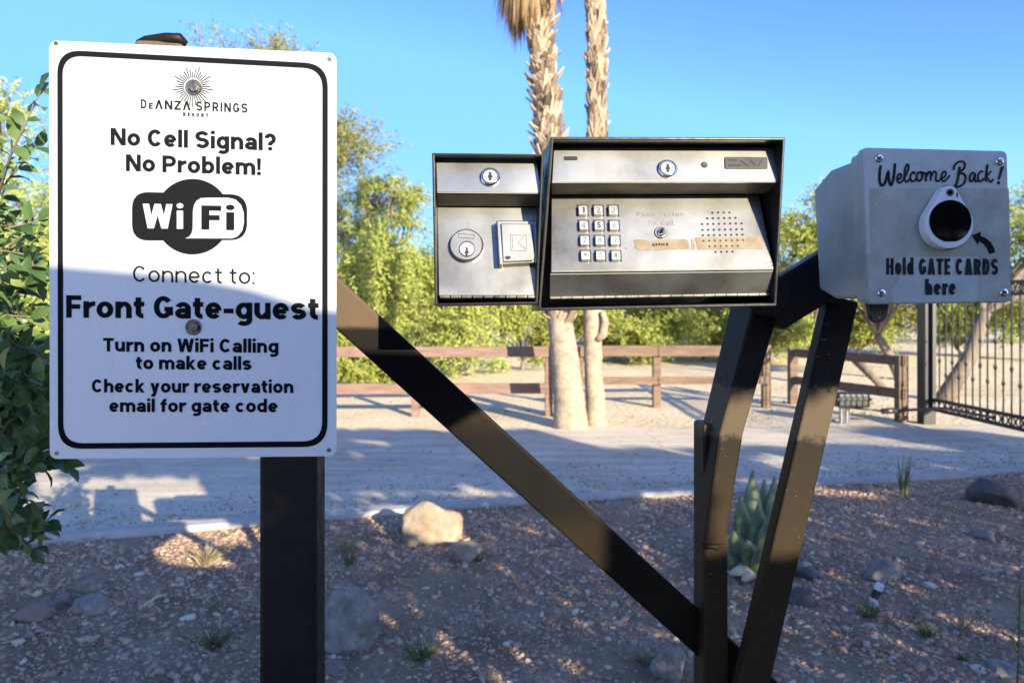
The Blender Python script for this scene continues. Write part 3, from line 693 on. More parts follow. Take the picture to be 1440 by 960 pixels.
# ------------------------------------------------------------------ palms
def palm(name, label, cl, d, boots_from, skirt, seed):
    random.seed(seed)
    pts = [P(x, y, d) for x, y, r in cl]; rad = [r / F * d for _, _, r in cl]
    pts[0].z = -.05
    t = thing(name, label, 'palm tree', (pts[0].x, pts[0].y, 0), 'twin palms at the road edge')
    zs = np.array([p.z for p in pts]); xs = np.array([p.x for p in pts])
    ax = lambda z: Vector((float(np.interp(z, zs, xs)), d, z)); ar = lambda z: float(np.interp(z, zs, rad))
    tb = MB(); n = 22; rings = []
    z = -.05
    while z < zs[-1]:
        r = ar(z); c = ax(z)
        rings.append([c + Vector((math.cos(a), math.sin(a), 0)) * r * (1 + .05 * mnoise.noise((math.cos(a) * 1.5, math.sin(a) * 1.5, z * 5)) + .012 * math.sin(z * 95)) for a in [2 * math.pi * i / n for i in range(n)]])
        z += .022 if z < boots_from + .2 else .08
    tb.rings(rings); tb.build('trunk', M['palm_bark'], t, smooth=True)
    bb = MB(); z = boots_from; k = 0
    while z < zs[-1] - .05:
        c = ax(z); r = ar(z); m = 8
        for i in range(m):
            if random.random() < .06: continue
            a = 2 * math.pi * (i + .5 * (k % 2)) / m + random.gauss(0, .16); o = Vector((math.cos(a), math.sin(a), 0)); s = Vector((-o.y, o.x, 0))
            rough = random.random() ** (1.6 if skirt else 3)
            w = r * random.uniform(.20, .42); ln = random.uniform(.06, .20); zj = random.gauss(0, .02); out = r * (.08 + (1.05 if skirt else .62) * rough * random.uniform(.5, 1.1)); th = .016
            b0 = c + o * (r * .93) + Vector((0, 0, zj)); tip = c + o * (r + out) + Vector((0, 0, ln)) + s * random.gauss(0, .015)
            f = [b0 - s * w, b0 + s * w, b0.lerp(tip, .55) + s * w * .7 + o * .012, tip + s * w * .3, tip - s * w * .3, b0.lerp(tip, .55) - s * w * .7 + o * .012]
            bb.prism(f, [p - o * th + Vector((0, 0, .012)) for p in f])
        z += .062; k += 1
    bb.build('leaf_bases', M['palm_boot'], t)
    top = ax(zs[-1])
    sb = MB()
    for k in range(skirt):
        a = random.uniform(0, 2 * math.pi); o = Vector((math.cos(a), math.sin(a), 0)); s = Vector((-o.y, o.x, 0))
        z0 = random.uniform(5.15, 5.75); reach = random.uniform(.12, .50) if o.x < .1 else random.uniform(.12, .34); zt = random.uniform(4.42, 4.95) if o.x < .1 else random.uniform(4.70, 5.1)
        st = ax(min(z0, zs[-1])); st.z = z0
        kn = st + o * reach * .8 + Vector((0, 0, .03)); end = st + o * reach; end.z = zt
        sb.tube([st, kn], [.018, .012], 4)
        for j in range(7):
            off = s * random.gauss(0, .055) + o * random.gauss(0, .03); e = end + off * 1.3 + Vector((0, 0, random.uniform(0, .25))); w = random.uniform(.010, .024)
            mid = kn.lerp(e, .4) + off * .6
            sb.poly([kn, mid + s * w, e, mid - s * w]); 
    if skirt: sb.build('dead_fronds', M['palm_dead'], t)
    gb = MB(); g0 = Vector((top.x, d, max(zs[-1], 5.9)))
    for k in range(26):
        a = random.uniform(0, 2 * math.pi); o = Vector((math.cos(a), math.sin(a), 0)); el = random.uniform(.15, 1.3)
        kn = g0 + o * .75 * math.cos(el) + Vector((0, 0, .75 * math.sin(el))); gb.tube([g0, kn], [.02, .012], 4)
        for j in range(15):
            f = (j - 7) / 7 * 1.1; s = Vector((-o.y, o.x, 0)); dr = (o * math.cos(f) * math.cos(el) + s * math.sin(f) + Vector((0, 0, math.sin(el) * math.cos(f)))).normalized()
            e = kn + dr * .6 - Vector((0, 0, .12)); m = kn + dr * .3; w = s * .018
            gb.poly([kn, m + w, e, m - w])
    gb.build('fronds', M['palm_green'], t)
    return t
palm('palm_tree', 'shaggy leaning palm with dead fronds hanging above the intercom box',
     [(804, 603, 26), (801, 570, 22.5), (796, 520, 20), (788, 455, 18), (780, 330, 16.5), (771, 190, 16), (765, 115, 15.5), (760, 45, 14.5), (755, -60, 14), (752, -110, 14)], 8.4, 1.26, 170, 3)
tp = palm('palm_tree', 'slimmer straight palm standing right of the shaggy one',
     [(839, 603, 17), (838, 570, 14), (834, 520, 12.5), (833, 450, 13), (837, 330, 12.5), (840, 190, 12.5), (839, 90, 12.5), (838, 0, 13), (838, -220, 13)], 8.62, 1.5, 0, 4)
mb = MB(); mb.tube([P(838, 478, 8.55), P(848, 470, 8.52), P(851, 452, 8.5), P(847, 438, 8.5)], [.05, .055, .045, .03], 8)
mb.build('limb_stub', M['palm_bark'], tp, smooth=True)

# ------------------------------------------------------------------ fences, gate, operator, log
def fence(name, label, posts, rails, mat, pw=.10):
    (x0, d0) = posts[0]; t = thing(name, label, 'fence', ((x0 - CX) / F * d0, d0, 0))
    for x, d in posts:
        c = Vector(((x - CX) / F * d, d, 0)); m = MB(); m.box((c.x - pw / 2, c.y + .03, -.05), (c.x + pw / 2, c.y + .03 + pw, rails[0][1] + .002)); m.build('post', mat, t, bevel=.008)
    for z0, z1 in rails:
        m = MB()
        for (xa, da), (xb, db) in zip(posts[:-1], posts[1:]):
            a = Vector(((xa - CX) / F * da, da, (z0 + z1) / 2)); b = Vector(((xb - CX) / F * db, db, (z0 + z1) / 2))
            e = (b - a).normalized() * .004
            m.bar(a + e, b - e, z1 - z0, .05, (0, -1, 0))
        m.build('rail', mat, t, bevel=.006)
    return t
fence('rail_fence', 'reddish two-rail timber fence left of the palms', [(150, 9.1), (385, 9.15), (583, 9.2), (772, 9.25)], [(.78, .915), (.305, .44)], M['wood_red'])
fence('rail_fence', 'brown two-rail timber fence between the palms and the bent pedestal leg', [(815, 10.0), (925, 10.05), (1080, 10.1)], [(.74, .89), (.345, .45)], M['wood_brown'], .11)
fence('rail_fence', 'brown angled timber fence running up to the iron gate post', [(1118, 10.6), (1273, 8.75)], [(.70, .82), (.29, .41)], M['wood_brown'], .12)
mb = MB(); mb.tube([P(1198, 500, 10.4), P(1220, 522, 10.2), P(1246, 549, 10.0)], [.07, .06, .05], 8)
tag(mb.build('log', M['bark'], smooth=True, origin=P(1246, 549, 10.0)), 'weathered log leaning behind the angled timber fence', 'log')

GX, G0, ZB, ZT = 5.08, 8.6, .19, 1.665
gp = MB(); gp.box((GX - .10, G0, -.05), (GX + .05, G0 + .15, 1.80))
gpo = thing('gate_post', 'thick black steel post that carries the iron gate', 'post', (GX, G0 + .07, 0))
gp.build('shaft', M['iron'], gpo, bevel=.006)
m = MB(); m.box((GX - .11, G0 - .01, 1.80), (GX + .06, G0 + .16, 1.83)); m.build('cap', M['iron'], gpo, bevel=.006)
gt = thing('iron_gate', 'black wrought iron gate with rows of rings, standing open', 'gate', (GX, 6.5, 0))
fr = MB()
for z in (ZB, ZB + .12, ZT - .12, ZT): fr.bar((GX, G0 - .02, z), (GX, 4.3, z), .035, .035, (-1, 0, 0))
fr.bar((GX, G0 - .03, ZB), (GX, G0 - .03, ZT), .04, .04, (-1, 0, 0))
fr.build('frame', M['iron'], gt)
y = G0 - .15; k = 0
while y > 4.35:
    b = MB(); b.cyl((GX, y, ZB + .018), (GX, y, ZT - .018), .009, .009, 8)
    for zz in ((.62, 1.22) if k % 2 else (.78, 1.05)):
        b.cyl((GX, y, zz - .03), (GX, y, zz), .010, .02, 8); b.cyl((GX, y, zz), (GX, y, zz + .03), .02, .010, 8)
    b.build('bar', M['iron'], gt); y -= .122; k += 1
for zc in (ZB + .06, ZT - .06):
    rg = MB(); y = G0 - .09
    while y > 4.4:
        c = Vector((GX, y, zc)); rg.tube([c + Vector((0, math.cos(a), math.sin(a))) * .045 for a in [2 * math.pi * i / 14 for i in range(15)]], .008, 5); y -= .107
    rg.build('ring_band', M['iron'], gt)

op = thing('gate_operator', 'dark gate motor box on two thin legs beside the gate', 'gate motor', P(1190, 596, 8.65))
m = MB(); c = P(1195, 560, 8.7); w, h = .20, .10
m.box((c.x - w, c.y - .12, c.z - h), (c.x + w, c.y + .12, c.z + h * .75)); m.build('housing', M['blackplastic'], op, bevel=.03, segs=3)
m = MB(); m.box((c.x - w * 1.06, c.y - .135, c.z - .012), (c.x + w * 1.06, c.y + .135, c.z + .018)); m.build('rim', M['blackplastic'], op, bevel=.006)
for dx in (-.10, -.03):
    m = MB(); m.box((c.x + dx - .018, c.y - .03, 0), (c.x + dx + .018, c.y + .03, c.z - h)); m.build('leg', M['concrete'], op)
m = MB(); m.tube([P(1196, 573, 8.68), P(1244, 578, 8.66)], .015, 6); m.tube([P(1240, 578, 8.66), P(1262, 577, 8.66)], .035, 8); m.tube([P(1262, 577, 8.66), Vector((GX - .02, 8.3, ZB + .05)), Vector((GX - .02, 7.5, ZB + .06))], .018, 6)
m.build('push_arm', M['bolt'], op, smooth=True)

# ------------------------------------------------------------------ rocks, plants, small things on the bed
def rock(label, px, py, wpx, hpx, mat, seed, name='rock', flat=1.0, sink=.25, depth=.8, cuts=5, d=None, zoff=0.0, group='rocks lying on the stone bed'):
    g = G(px, py) if d is None else Vector(((px - CX) / F * d, d, 0))
    dd = g.y; rx = wpx / F * dd / 2; rz = hpx / F * dd / (2 - sink * 2 + .001) if False else hpx / F * dd / (2 * (1 - sink / 2)); ry = rx * depth
    v, f = ico(4); rs = random.Random(seed); v = v.copy()
    pl = [(unit(np.array([rs.gauss(0, 1), rs.gauss(0, 1), rs.gauss(0, .8)])), rs.uniform(.55, .85)) for _ in range(cuts + 4)]
    for nn, dist in pl:
        e = v @ nn - dist; v = v - np.where(e > 0, e, 0)[:, None] * nn * .92
    for i in range(len(v)):
        p = v[i]; k = 1 + .16 * mnoise.noise((p[0] * 1.4 + seed, p[1] * 1.4, p[2] * 1.4)) + .05 * mnoise.noise((p[0] * 5, p[1] * 5 + seed, p[2] * 5)) + .02 * mnoise.noise((p[0] * 14, p[1] * 14 + seed, p[2] * 14)); v[i] = p * (k + .022 * mnoise.noise((p[0] * 30, p[1] * 30 + seed, p[2] * 30)))
    v[:, 0] /= abs(v[:, 0]).max(); v[:, 2] = v[:, 2] / abs(v[:, 2]).max()
    V = v * [rx, ry, rz] + [g.x, dd + ry * .6, rz * (1 - sink) + zoff]
    o = npmesh(name, V, f, mat, origin=(g.x, dd + ry * .6, zoff), smooth=False)
    return tag(o, label, 'rock', group)
rock('big sunlit tan boulder in front of the kerb', 604, 772, 92, 64, M['rock_tan'], 1, 'boulder', depth=.7, cuts=3)
rock('small pale stone below the sunlit tan boulder', 654, 795, 52, 30, M['rock_tan'], 2)
rock('rough grey boulder beside the sign post', 487, 925, 96, 90, M['rock_grey'], 23, 'boulder', cuts=0)
rock('pinkish rock near the lower left corner', 40, 883, 54, 34, M['rock_pink'], 4)
rock('grey slab-like rock under the small pale one', 123, 868, 54, 32, M['rock_grey'], 5)
rock('small pale rock perched on the grey slab-like one', 119, 852, 32, 20, M['rock_grey'], 6, zoff=.055)
rock('brown rock left of the stacked grey pair', 86, 860, 34, 24, M['rock_pink'], 7)
rock('dark boulder at the kerb on the far right', 1412, 716, 74, 42, M['rock_dark'], 8, 'boulder')
rock('low grey rock behind the white sprinkler riser', 1248, 822, 62, 30, M['rock_grey'], 9)
rock('dark flat rock right of the agave', 1128, 858, 60, 28, M['rock_dark'], 10)
rock('light rock at the foot of the steel brace', 943, 965, 56, 52, M['rock_grey'], 11)
rock('small stone at the bottom edge right of the sign post', 470, 958, 40, 26, M['rock_pink'], 12)
rock('pale flat rock at the lower right corner', 1418, 958, 56, 22, M['rock_grey'], 13)
rock('half buried grey rock midway along the right side', 1385, 815, 34, 14, M['rock_grey'], 14)
rock('dark stone between the agave and the dark flat rock', 1140, 820, 44, 18, M['rock_dark'], 15)
rock('flat pale chip right of the sprinkler', 1372, 805, 30, 9, M['rock_pink'], 16)
rock('reddish stone near the bed centre', 1385, 760, 34, 14, M['rock_pink'], 17)

def blade(mb, base, tip, w, curve, nseg=5, thick=0.0):
    base, tip = Vector(base), Vector(tip); a = tip - base; s = a.cross(Vector((0, -1, .3))).normalized()
    L, Rr = [], []
    for k in range(nseg + 1):
        t = k / nseg; c = base + a * t + curve * math.sin(t * math.pi) ; ww = w * (1 - t) ** .7
        L.append(c + s * ww / 2); Rr.append(c - s * ww / 2)
    for k in range(nseg): mb.poly([L[k], L[k + 1], Rr[k + 1], Rr[k]])
def agave():
    b0 = G(1071, 812); t = thing('agave', 'fleshy blue green agave seen between the pedestal legs', 'agave', b0)
    d = b0.y
    tips = [(1058, 655, .10), (1089, 663, .08), (1040, 690, -.02), (1127, 738, -.05), (1030, 738, -.08), (1066, 700, -.10), (1046, 708, .03), (1108, 690, .05), (1084, 715, -.14), (1050, 752, -.2), (1122, 772, -.15), (1024, 775, -.12), (1098, 742, -.18), (1074, 668, .18), (1068, 760, -.24)]
    for k, (px, py, dy) in enumerate(tips):
        tip = P(px, py, d + dy); base = b0 + Vector((random.uniform(-.05, .05), dy * .3, .02)); a = tip - base; ln = a.length
        fwd = Vector((0, -1, 0)); s = a.cross(fwd).normalized(); nn = s.cross(a).normalized(); w = random.uniform(.10, .13) * (.8 + .5 * ln)
        m = MB(); rings = []
        for i in range(11):
            u = i / 10; c = base + a * u + Vector(((tip.x - base.x) * .35, 0, 0)) * (math.sin(u * math.pi) * .5) - Vector((0, 0, .02))
            prof = (.75 + .9 * u - 1.0 * u * u) * (1 - u ** 5) + .01; hw = w / 2 * prof; th = .022 * (1 - u * .8) + .003
            rings.append([c + s * hw, c + s * hw * .5 - nn * th * .3, c - nn * th * .5 * .2, c - s * hw * .5 - nn * th * .3, c - s * hw, c - s * hw * .5 + nn * th, c + nn * th * 1.2, c + s * hw * .5 + nn * th])
        m.rings(rings); m.build('leaf', M['agave'], t, smooth=True)
    for px, py in ((1028, 806), (1045, 815), (1100, 812)):
        m = MB(); tip = P(px, py, d - .2); m.tube([b0 + Vector((0, -.05, .03)), b0.lerp(tip, .6) + Vector((0, 0, .03)), tip], [.03, .035, .012], 6); m.build('withered_leaf', M['agave_dry'], t, smooth=True)
agave()
def tuft(label, px, py, hpx, spread, n, mat, seed, name='grass_tuft', cat='grass tuft', wd=.006):
    random.seed(seed); g = G(px, py); d = g.y; g.z = max(.01, gz(g.x, g.y)); m = MB(); H = hpx / F * d
    for k in range(n):
        h = H * random.uniform(.5, 1.05); a = random.uniform(0, 6.28); r = spread / F * d * random.random() ** .7
        tip = g + Vector((math.cos(a) * r, math.sin(a) * r, h)); blade(m, g + Vector((random.gauss(0, .012), random.gauss(0, .012), -.01)), tip, wd * random.uniform(.6, 1.3), Vector((0, 0, .18 * r)))
    return tag(m.build(name, mat, origin=g), label, cat, 'grass tufts on the stone bed')
tuft('upright slender green grass clump near the kerb on the right', 1270, 706, 66, 15, 16, M['grass_green'], 1, wd=.016)
tuft('bright green weed at the foot of the sprinkler riser', 1222, 874, 24, 30, 60, M['grass_green'], 2, 'weed', 'weed')
tuft('small green weed right of the sprinkler riser', 1303, 900, 26, 18, 36, M['grass_green'], 3, 'weed', 'weed')
tuft('yellowish weed beside the small green one', 1355, 895, 28, 20, 36, M['grass_dry'], 4, 'weed', 'weed')
tuft('tiny green sprout at the lower right', 1352, 935, 14, 9, 16, M['grass_green'], 5, 'weed', 'weed')
tuft('pale dry grass patch in the sunlit spot left of the post', 290, 800, 34, 46, 90, M['grass_dry'], 6)
tuft('sparse green grass low beside the sign post', 300, 915, 26, 50, 80, M['grass_green'], 7)
tuft('dry grass mound right of the sign post', 487, 780, 28, 30, 60, M['grass_dry'], 8)
tuft('dark grass tuft behind the boulder by the post', 490, 800, 26, 20, 36, M['grass_green'], 9)
tuft('thin grass at the bottom middle of the bed', 590, 935, 20, 46, 60, M['grass_green'], 10)
tuft('dry grass under the steel brace', 905, 935, 20, 44, 60, M['grass_dry'], 12)
tuft('dry straw tuft in the middle of the left bed', 300, 860, 14, 26, 26, M['grass_dry'], 13)
tuft('small sprout under the pale stone', 672, 795, 20, 10, 16, M['grass_green'], 15, 'weed', 'weed')
m = MB(); a, b = G(196, 866), G(236, 848); m.tube([a + Vector((0, 0, .03)), a.lerp(b, .5) + Vector((0, .02, .05)), b + Vector((0, 0, .04))], [.006, .008, .005], 6)
tag(m.build('twig', M['agave_dry'], smooth=True, origin=a), 'pale dry twig lying on the left bed', 'twig')
g = G(1428, 1010); m = MB(); m.tube([g, g + Vector((.01, 0, .2)), P(1434, 830, g.y)], [.004, .003, .002], 5)
wp = thing('seedling', 'thin leafy seedling stalk at the lower right edge', 'plant', g); m.build('stem', M['grass_green'], wp)
m = MB()
for k in range(14):
    c = P(1430 + random.uniform(-3, 6), 830 + k * 9, g.y); blade(m, c, c + Vector((random.uniform(-.03, .03), random.uniform(-.02, .02), .02)), .012, Vector((0, 0, .004)), 3)
m.build('leaves', M['grass_green'], wp)
# sprinkler riser
b = G(1240, 866); d = b.y
sp = thing('sprinkler_riser', 'white plastic sprinkler riser with black band sticking up from the bed', 'sprinkler', b)
m = MB(); m.tube([P(1242, 868, d), P(1234, 856, d), P(1228, 848, d), P(1229, 840, d)], [.014, .017, .018, .017], 12); m.build('pipe', M['rust_white'], sp, smooth=True)
m = MB(); m.cyl(P(1229, 841, d), P(1235, 829, d), .017, .017, 14); m.build('band', M['rubber'], sp, smooth=False)
m = MB(); m.cyl(P(1235, 829, d), P(1238, 820, d), .0185, .0185, 14, .004); m.build('cap', M['white_plastic'], sp)

# ------------------------------------------------------------------ leafy shrub at the left
def shrub():
    random.seed(77); base = Vector((-1.02, 1.28, 0)); t = thing('leafy_shrub', 'dark glossy broadleaf shrub growing against the left edge of the sign', 'shrub', base)
    st = MB(); C, AX, NR, LN = [], [], [], []
    def leaf(p, dirv, ln):
        C.append(p + dirv * ln * .5); AX.append(dirv)
        nr = Vector((random.gauss(0, .5), random.gauss(-.5, .5), random.gauss(.8, .4))); nr = (nr - dirv * nr.dot(dirv)).normalized(); NR.append(nr); LN.append(ln)
    def twig(a, b, r, n):
        mid = a.lerp(b, .5) + Vector((random.gauss(0, .02), random.gauss(0, .02), .03)); pts = [a.lerp(mid, k / 4) if k < 4 else mid.lerp(b, (k - 4) / 4) for k in range(9)]
        st.tube([a, mid, b], [r, r * .7, r * .3], 5)
        ax = (b - a).normalized()
        for k in range(n):
            u = .15 + .85 * k / max(1, n - 1); p = a.lerp(mid, u * 2) if u < .5 else mid.lerp(b, u * 2 - 1)
            sd = ax.cross(Vector((random.gauss(0, .4), -1, random.gauss(0, .4)))).normalized() * (1 if k % 2 else -1)
            dv = (sd * .9 + ax * .6 + Vector((random.gauss(0, .3), random.gauss(0, .3), random.gauss(0, .25)))).normalized()
            leaf(p, dv, random.uniform(.022, .040))
        leaf(b, ax, .035)
    # tips by zone: (px range, py range, depth range, count)
    zones = [((-60, 60), (118, 250), (.98, 1.3), 9), ((-60, 62), (280, 360), (1.0, 1.3), 12), ((-70, 66), (360, 480), (.95, 1.35), 34), ((-80, 80), (470, 600), (.9, 1.35), 84), ((-80, 92), (600, 668), (.92, 1.3), 46), ((-80, 26), (660, 715), (.95, 1.3), 16), ((-80, 64), (705, 775), (.95, 1.25), 34), ((-200, -70), (300, 750), (1.0, 1.4), 60)]
    stems = []
    for k in range(9):
        top = P(random.uniform(-120, -10), random.uniform(330, 520), random.uniform(1.1, 1.3)); b0 = base + Vector((random.gauss(0, .06), random.gauss(0, .06), 0)); md = b0.lerp(top, .5) + Vector((-.04, 0, .02)); stems.append((b0, md, top)); st.tube([b0, md, top], [.012, .009, .004], 7)
    for (xa, xb), (ya, yb), (da, db), n in zones:
        for _ in range(n):
            tip = P(random.uniform(xa, xb), random.uniform(ya, yb), random.uniform(da, db))
            best = None
            for b0, md, top in stems:
                for k in range(13):
                    u = k / 12; p = b0.lerp(md, u * 2) if u < .5 else md.lerp(top, u * 2 - 1)
                    if p.z < tip.z + .03:
                        q = (p - tip).length
                        if best is None or q < best[0]: best = (q, p)
            a = best[1]; ln = (tip - a).length
            if ln > .34: st.tube([a, a.lerp(tip, .5) + Vector((0, 0, .02)), tip + (a - tip).normalized() * .3], [.004, .003, .002], 5); a = tip + (a - tip).normalized() * .30
            twig(a, tip, .0028, int(6 + min(ln, .3) * 34))
    st.build('stems', M['bark'], t, smooth=True)
    # broad leaves: six-sided, folded along the midrib
    Cn, A_, N_, L_ = np.array([tuple(c) for c in C]), np.array([tuple(c) for c in AX]), np.array([tuple(c) for c in NR]), np.array(LN)[:, None]
    S_ = np.cross(A_, N_); V = []
    for u, w in ((-.5, 0), (-.25, .20), (.08, .25), (.33, .14), (.5, 0), (.33, -.14), (.08, -.25), (-.25, -.20), (-.1, 0), (.2, 0)):
        V.append(Cn + A_ * L_ * u + S_ * L_ * w + N_ * L_ * (abs(w) * .35 - .18 * max(u, 0) ** 2 * 4))
    V = np.stack(V, 1); n = len(Cn); i = np.arange(n)[:, None] * 10
    tri = [(0, 8, 1), (1, 8, 2), (8, 9, 2), (2, 9, 3), (3, 9, 4), (0, 7, 8), (7, 6, 8), (8, 6, 9), (6, 5, 9), (5, 4, 9)]
    Fc = np.concatenate([i + list(q) for q in tri], 1).reshape(-1, 3)
    npmesh('leaves', V.reshape(-1, 3), Fc, M['shrub_leaf'], t, smooth=False)
shrub()

# ------------------------------------------------------------------ notice sign and its post
SP = Plane.through(P(69.5, 57, .777), P(473, 75, .807), P(70, 645, .777))
sg = thing('notice_sign', 'white notice sign with a rounded black border bolted in front of a dark post', 'sign', SP.at(271, 645))
q = [(69, 57), (473, 75), (473, 641), (70, 645)]
m = MB(); m.slab(SP, roundpoly(q, 12), -.002, 0); m.build('plate', M['sign_white'], sg)
def inset_poly(x0t, y0, x1, y1): pass
outer = roundpoly([(80.5, 70), (461, 90), (460.5, 628), (81.5, 631)], 34, 9); inner = roundpoly([(88, 78), (453.5, 97), (453, 620), (89, 623)], 28, 9)
m = MB(); n = len(outer)
for i in range(n):
    j = (i + 1) % n; m.poly([SP.at(*outer[i], .0004), SP.at(*outer[j], .0004), SP.at(*inner[j], .0004), SP.at(*inner[i], .0004)])
m.build('border', M['ink'], sg)
def sign_text(parts, **kw):
    m = MB()
    for a in parts: write(m, SP, *a[:6], **{**kw, **(a[6] if len(a) > 6 else {})})
    return m.build('lettering', M['ink'], sg)
sign_text([('No Cell Signal?', 155.5, 388, 204, 212, 24), ('No Problem!', 177, 367, 240.5, 246.5, 23.5)], t=.205, c=1.12, gap=.075)
sign_text([('Connect to:', 187, 358, 396, 399.5, 22.5)], t=.115, c=1.12, gap=.11)
sign_text([('Front Gate-guest', 93, 448, 446.5, 449.5, 31.5)], t=.208, c=1.1, gap=.07)
sign_text([('Turn on WiFi Calling', 145, 391.5, 494, 496, 19), ('to make calls', 191, 353.5, 519, 520, 18.6)], t=.21, c=1.12, gap=.075)
sign_text([('Check your reservation', 129, 412.5, 551.5, 552.5, 18.4), ('email for gate code', 153.5, 390.5, 579, 579.5, 18.4)], t=.21, c=1.12, gap=.075)
# resort logo: sunburst, name, RESORT
def z1(x, y): return (50 + x / 3.2, 40 + y / 3.2)
m = MB(); sx, sy = 271, 122
for k in range(36):
    a = 2 * math.pi * k / 36; r0, r1 = 12.5, (24.5 if k % 2 == 0 else 29 if k % 4 == 1 else 21)
    if 62 < math.degrees(a) < 118: r1 = min(r1 + 2, 29)
    lines_px(m, SP, [(sx + r0 * math.cos(a), sy + r0 * math.sin(a)), (sx + r1 * math.cos(a), sy + r1 * math.sin(a))], 1.15, .0005)
m.build('sunburst', M['ink'], sg)
m = MB()
write(m, SP, 'D', 198, 206, 152.3, 152.6, 12.5, t=.165, w=.0006); write(m, SP, 'E', 209.5, 215, 152.8, 153, 8.2, t=.19, w=.0006)
write(m, SP, 'ΛNZΛ', 218, 268, 153.2, 155.2, 12.6, t=.165, gap=.18, w=.0006); write(m, SP, 'SPRINGS', 276, 348, 155.6, 158.6, 12.8, t=.165, gap=.22, w=.0006)
write(m, SP, 'RESORT', 257.5, 293, 163.2, 165, 5.0, t=.22, gap=.5, w=.0006)
m.build('logo_lettering', M['ink'], sg)
# wireless emblem
em = MB()
blob = arcpts(*z1(706, 847), 170 / 3.2, 170 / 3.2, 0, 354, 60)
em.poly([SP.at(x, y, .00030) for x, y in blob])
pill = roundpoly([z1(434, 735), z1(952, 748), z1(952, 952), z1(434, 955)], 24, 10)
em.poly([SP.at(x, y, .00036) for x, y in pill])
em.build('wireless_emblem', M['ink'], sg)
em2 = MB()
wh = [z1(*p) for p in [(672, 944), (690, 938), (702, 922), (707, 900), (708, 822), (713, 795), (724, 776), (742, 764), (770, 762), (868, 762), (900, 770), (925, 794), (937, 830), (938, 875), (930, 910), (910, 935), (885, 945)]]
em2.poly([SP.at(x, y, .00055) for x, y in wh])
write(em2, SP, 'Wi', *[z1(482, 0)[0], z1(664, 0)[0], z1(0, 899)[1], z1(0, 902)[1]], 34.5, t=.20, w=.00062)
em2.build('wireless_emblem_light', M['sign_white'], sg)
m = MB(); write(m, SP, 'Fi', z1(746, 0)[0], z1(894, 0)[0], z1(0, 905)[1], z1(0, 908)[1], 34, t=.21, w=.00075); m.build('wireless_emblem_lettering', M['ink'], sg)
for x, y in ((78.5, 61), (463, 83.5), (79.5, 637), (462.5, 632.5)):
    m = MB(); m.disc(SP, x, y, 3.0, 0, .00035, 14); m.build('corner_hole', M['bolt'], sg)
for x, y in ((271.5, 122.5), (271.5, 460)):
    b = MB(); b.disc(SP, x, y, 11, .0, .0018, 24, .0006); wsh = b.build('washer', M['bolt'], sg)
    b = MB(); c = SP.at(x, y, .0055); r = 6.8 / F * c.y; u, v = SP.ex, SP.ez
    hexa = [c + (u * math.cos(a + .3) + v * math.sin(a + .3)) * r for a in [math.pi / 3 * k for k in range(6)]]
    b.prism(hexa, [p - SP.n * .004 for p in hexa]); b.build('bolt', M['bolt'], sg, bevel=.0008)

ex = (P(473, 75, .807) - P(69.5, 57, .777)); ex.z = 0; ex.normalize(); en = Vector((ex.y, -ex.x, 0))
pc = P(404, 700, .80); pc = Vector((pc.x, pc.y, 0)) - en * .034
pst = thing('sign_post', 'square black steel post standing under the white notice sign', 'post', (pc.x, pc.y, 0))
m = MB(); m.bar((pc.x, pc.y, -.1), (pc.x, pc.y, 1.30), .0635, .0635, en); m.build('shaft', M['black_paint'], pst, bevel=.006, segs=3)
m = MB(); a0, a1 = P(236, 640, .835), P(229, 62, .835); m.bar(a0, a1, .056, .03, en); m.build('mounting_bar', M['wood_dark'], pst, bevel=.006)
m = MB(); m.bar(P(236, 600, .85), P(420, 600, .85), .05, .03, en); m.build('cross_bar', M['black_paint'], pst)
m = MB(); m.tube([P(194, 60, .835), P(206, 56.5, .83), P(235, 54.5, .825), P(252, 55, .825), P(262, 63, .83)], [.003, .005, .007, .007, .004], 8); m.build('cap', M['black_paint'], pst, smooth=True)

# ------------------------------------------------------------------ pedestal: bent posts, arm, long brace
pd = thing('gooseneck_pedestal', 'black steel pedestal of bent tubes and a long slanting brace holding the gate boxes', 'pedestal', (P(1003, 900, 1.03).x, 1.03, 0))
FT = (.06, -1, 0)
u0 = P(1003, 700, 1.03)
m = MB(); m.bar((u0.x, 1.045, -.05), (u0.x, 1.045, CAMH - .155 * 1.03), .036, .05, FT)
tp_ = Vector((u0.x, 1.045, CAMH - .155 * 1.03))
m.build('upright', M['post_paint_shade'], pd, bevel=.004, segs=2)
m = MB(); sa = Vector((.985, .17, 0)); fa = Vector((.17, -.985, 0)); rg_ = []
for (x, y), wd_, hd_ in (((1005.5, 768), .033, .018), ((1029, 610), .037, .030), ((1080, 428), .041, .036)):
    c = P(x, y, .995) - fa * hd_; rg_.append([c - sa * wd_ / 2 + fa * hd_, c + sa * wd_ / 2 + fa * hd_, c + sa * wd_ / 2 - fa * hd_, c - sa * wd_ / 2 - fa * hd_])
m.rings(rg_); m.build('leg', M['post_paint_shade'], pd, bevel=.004)
def weld(pts, r):
    random.seed(3); m = MB(); pts = [Vector(p) for p in pts]; q = []
    for a, b in zip(pts[:-1], pts[1:]):
        k = max(4, int((b - a).length / .004)); q += [a.lerp(b, i / k) + Vector((random.gauss(0, .0008), random.gauss(0, .0006), random.gauss(0, .0008))) for i in range(k)]
    m.tube(q, [r * random.uniform(.8, 1.2) for _ in q], 7); return m.build('weld', M['post_paint_shade'], pd, smooth=True)
weld([P(988, 768, .994), P(1005, 771, .994), P(1023, 768, .994)], .0018)
weld([P(1058, 436, .99), P(1080, 444, .985), P(1102, 432, .985)], .004)
weld([P(1158, 421, .975), P(1180, 428, .975), P(1203, 424, .975)], .0035)
m = MB()
A0, A1 = P(1076, 437, 1.0), P(1182, 372, .99)
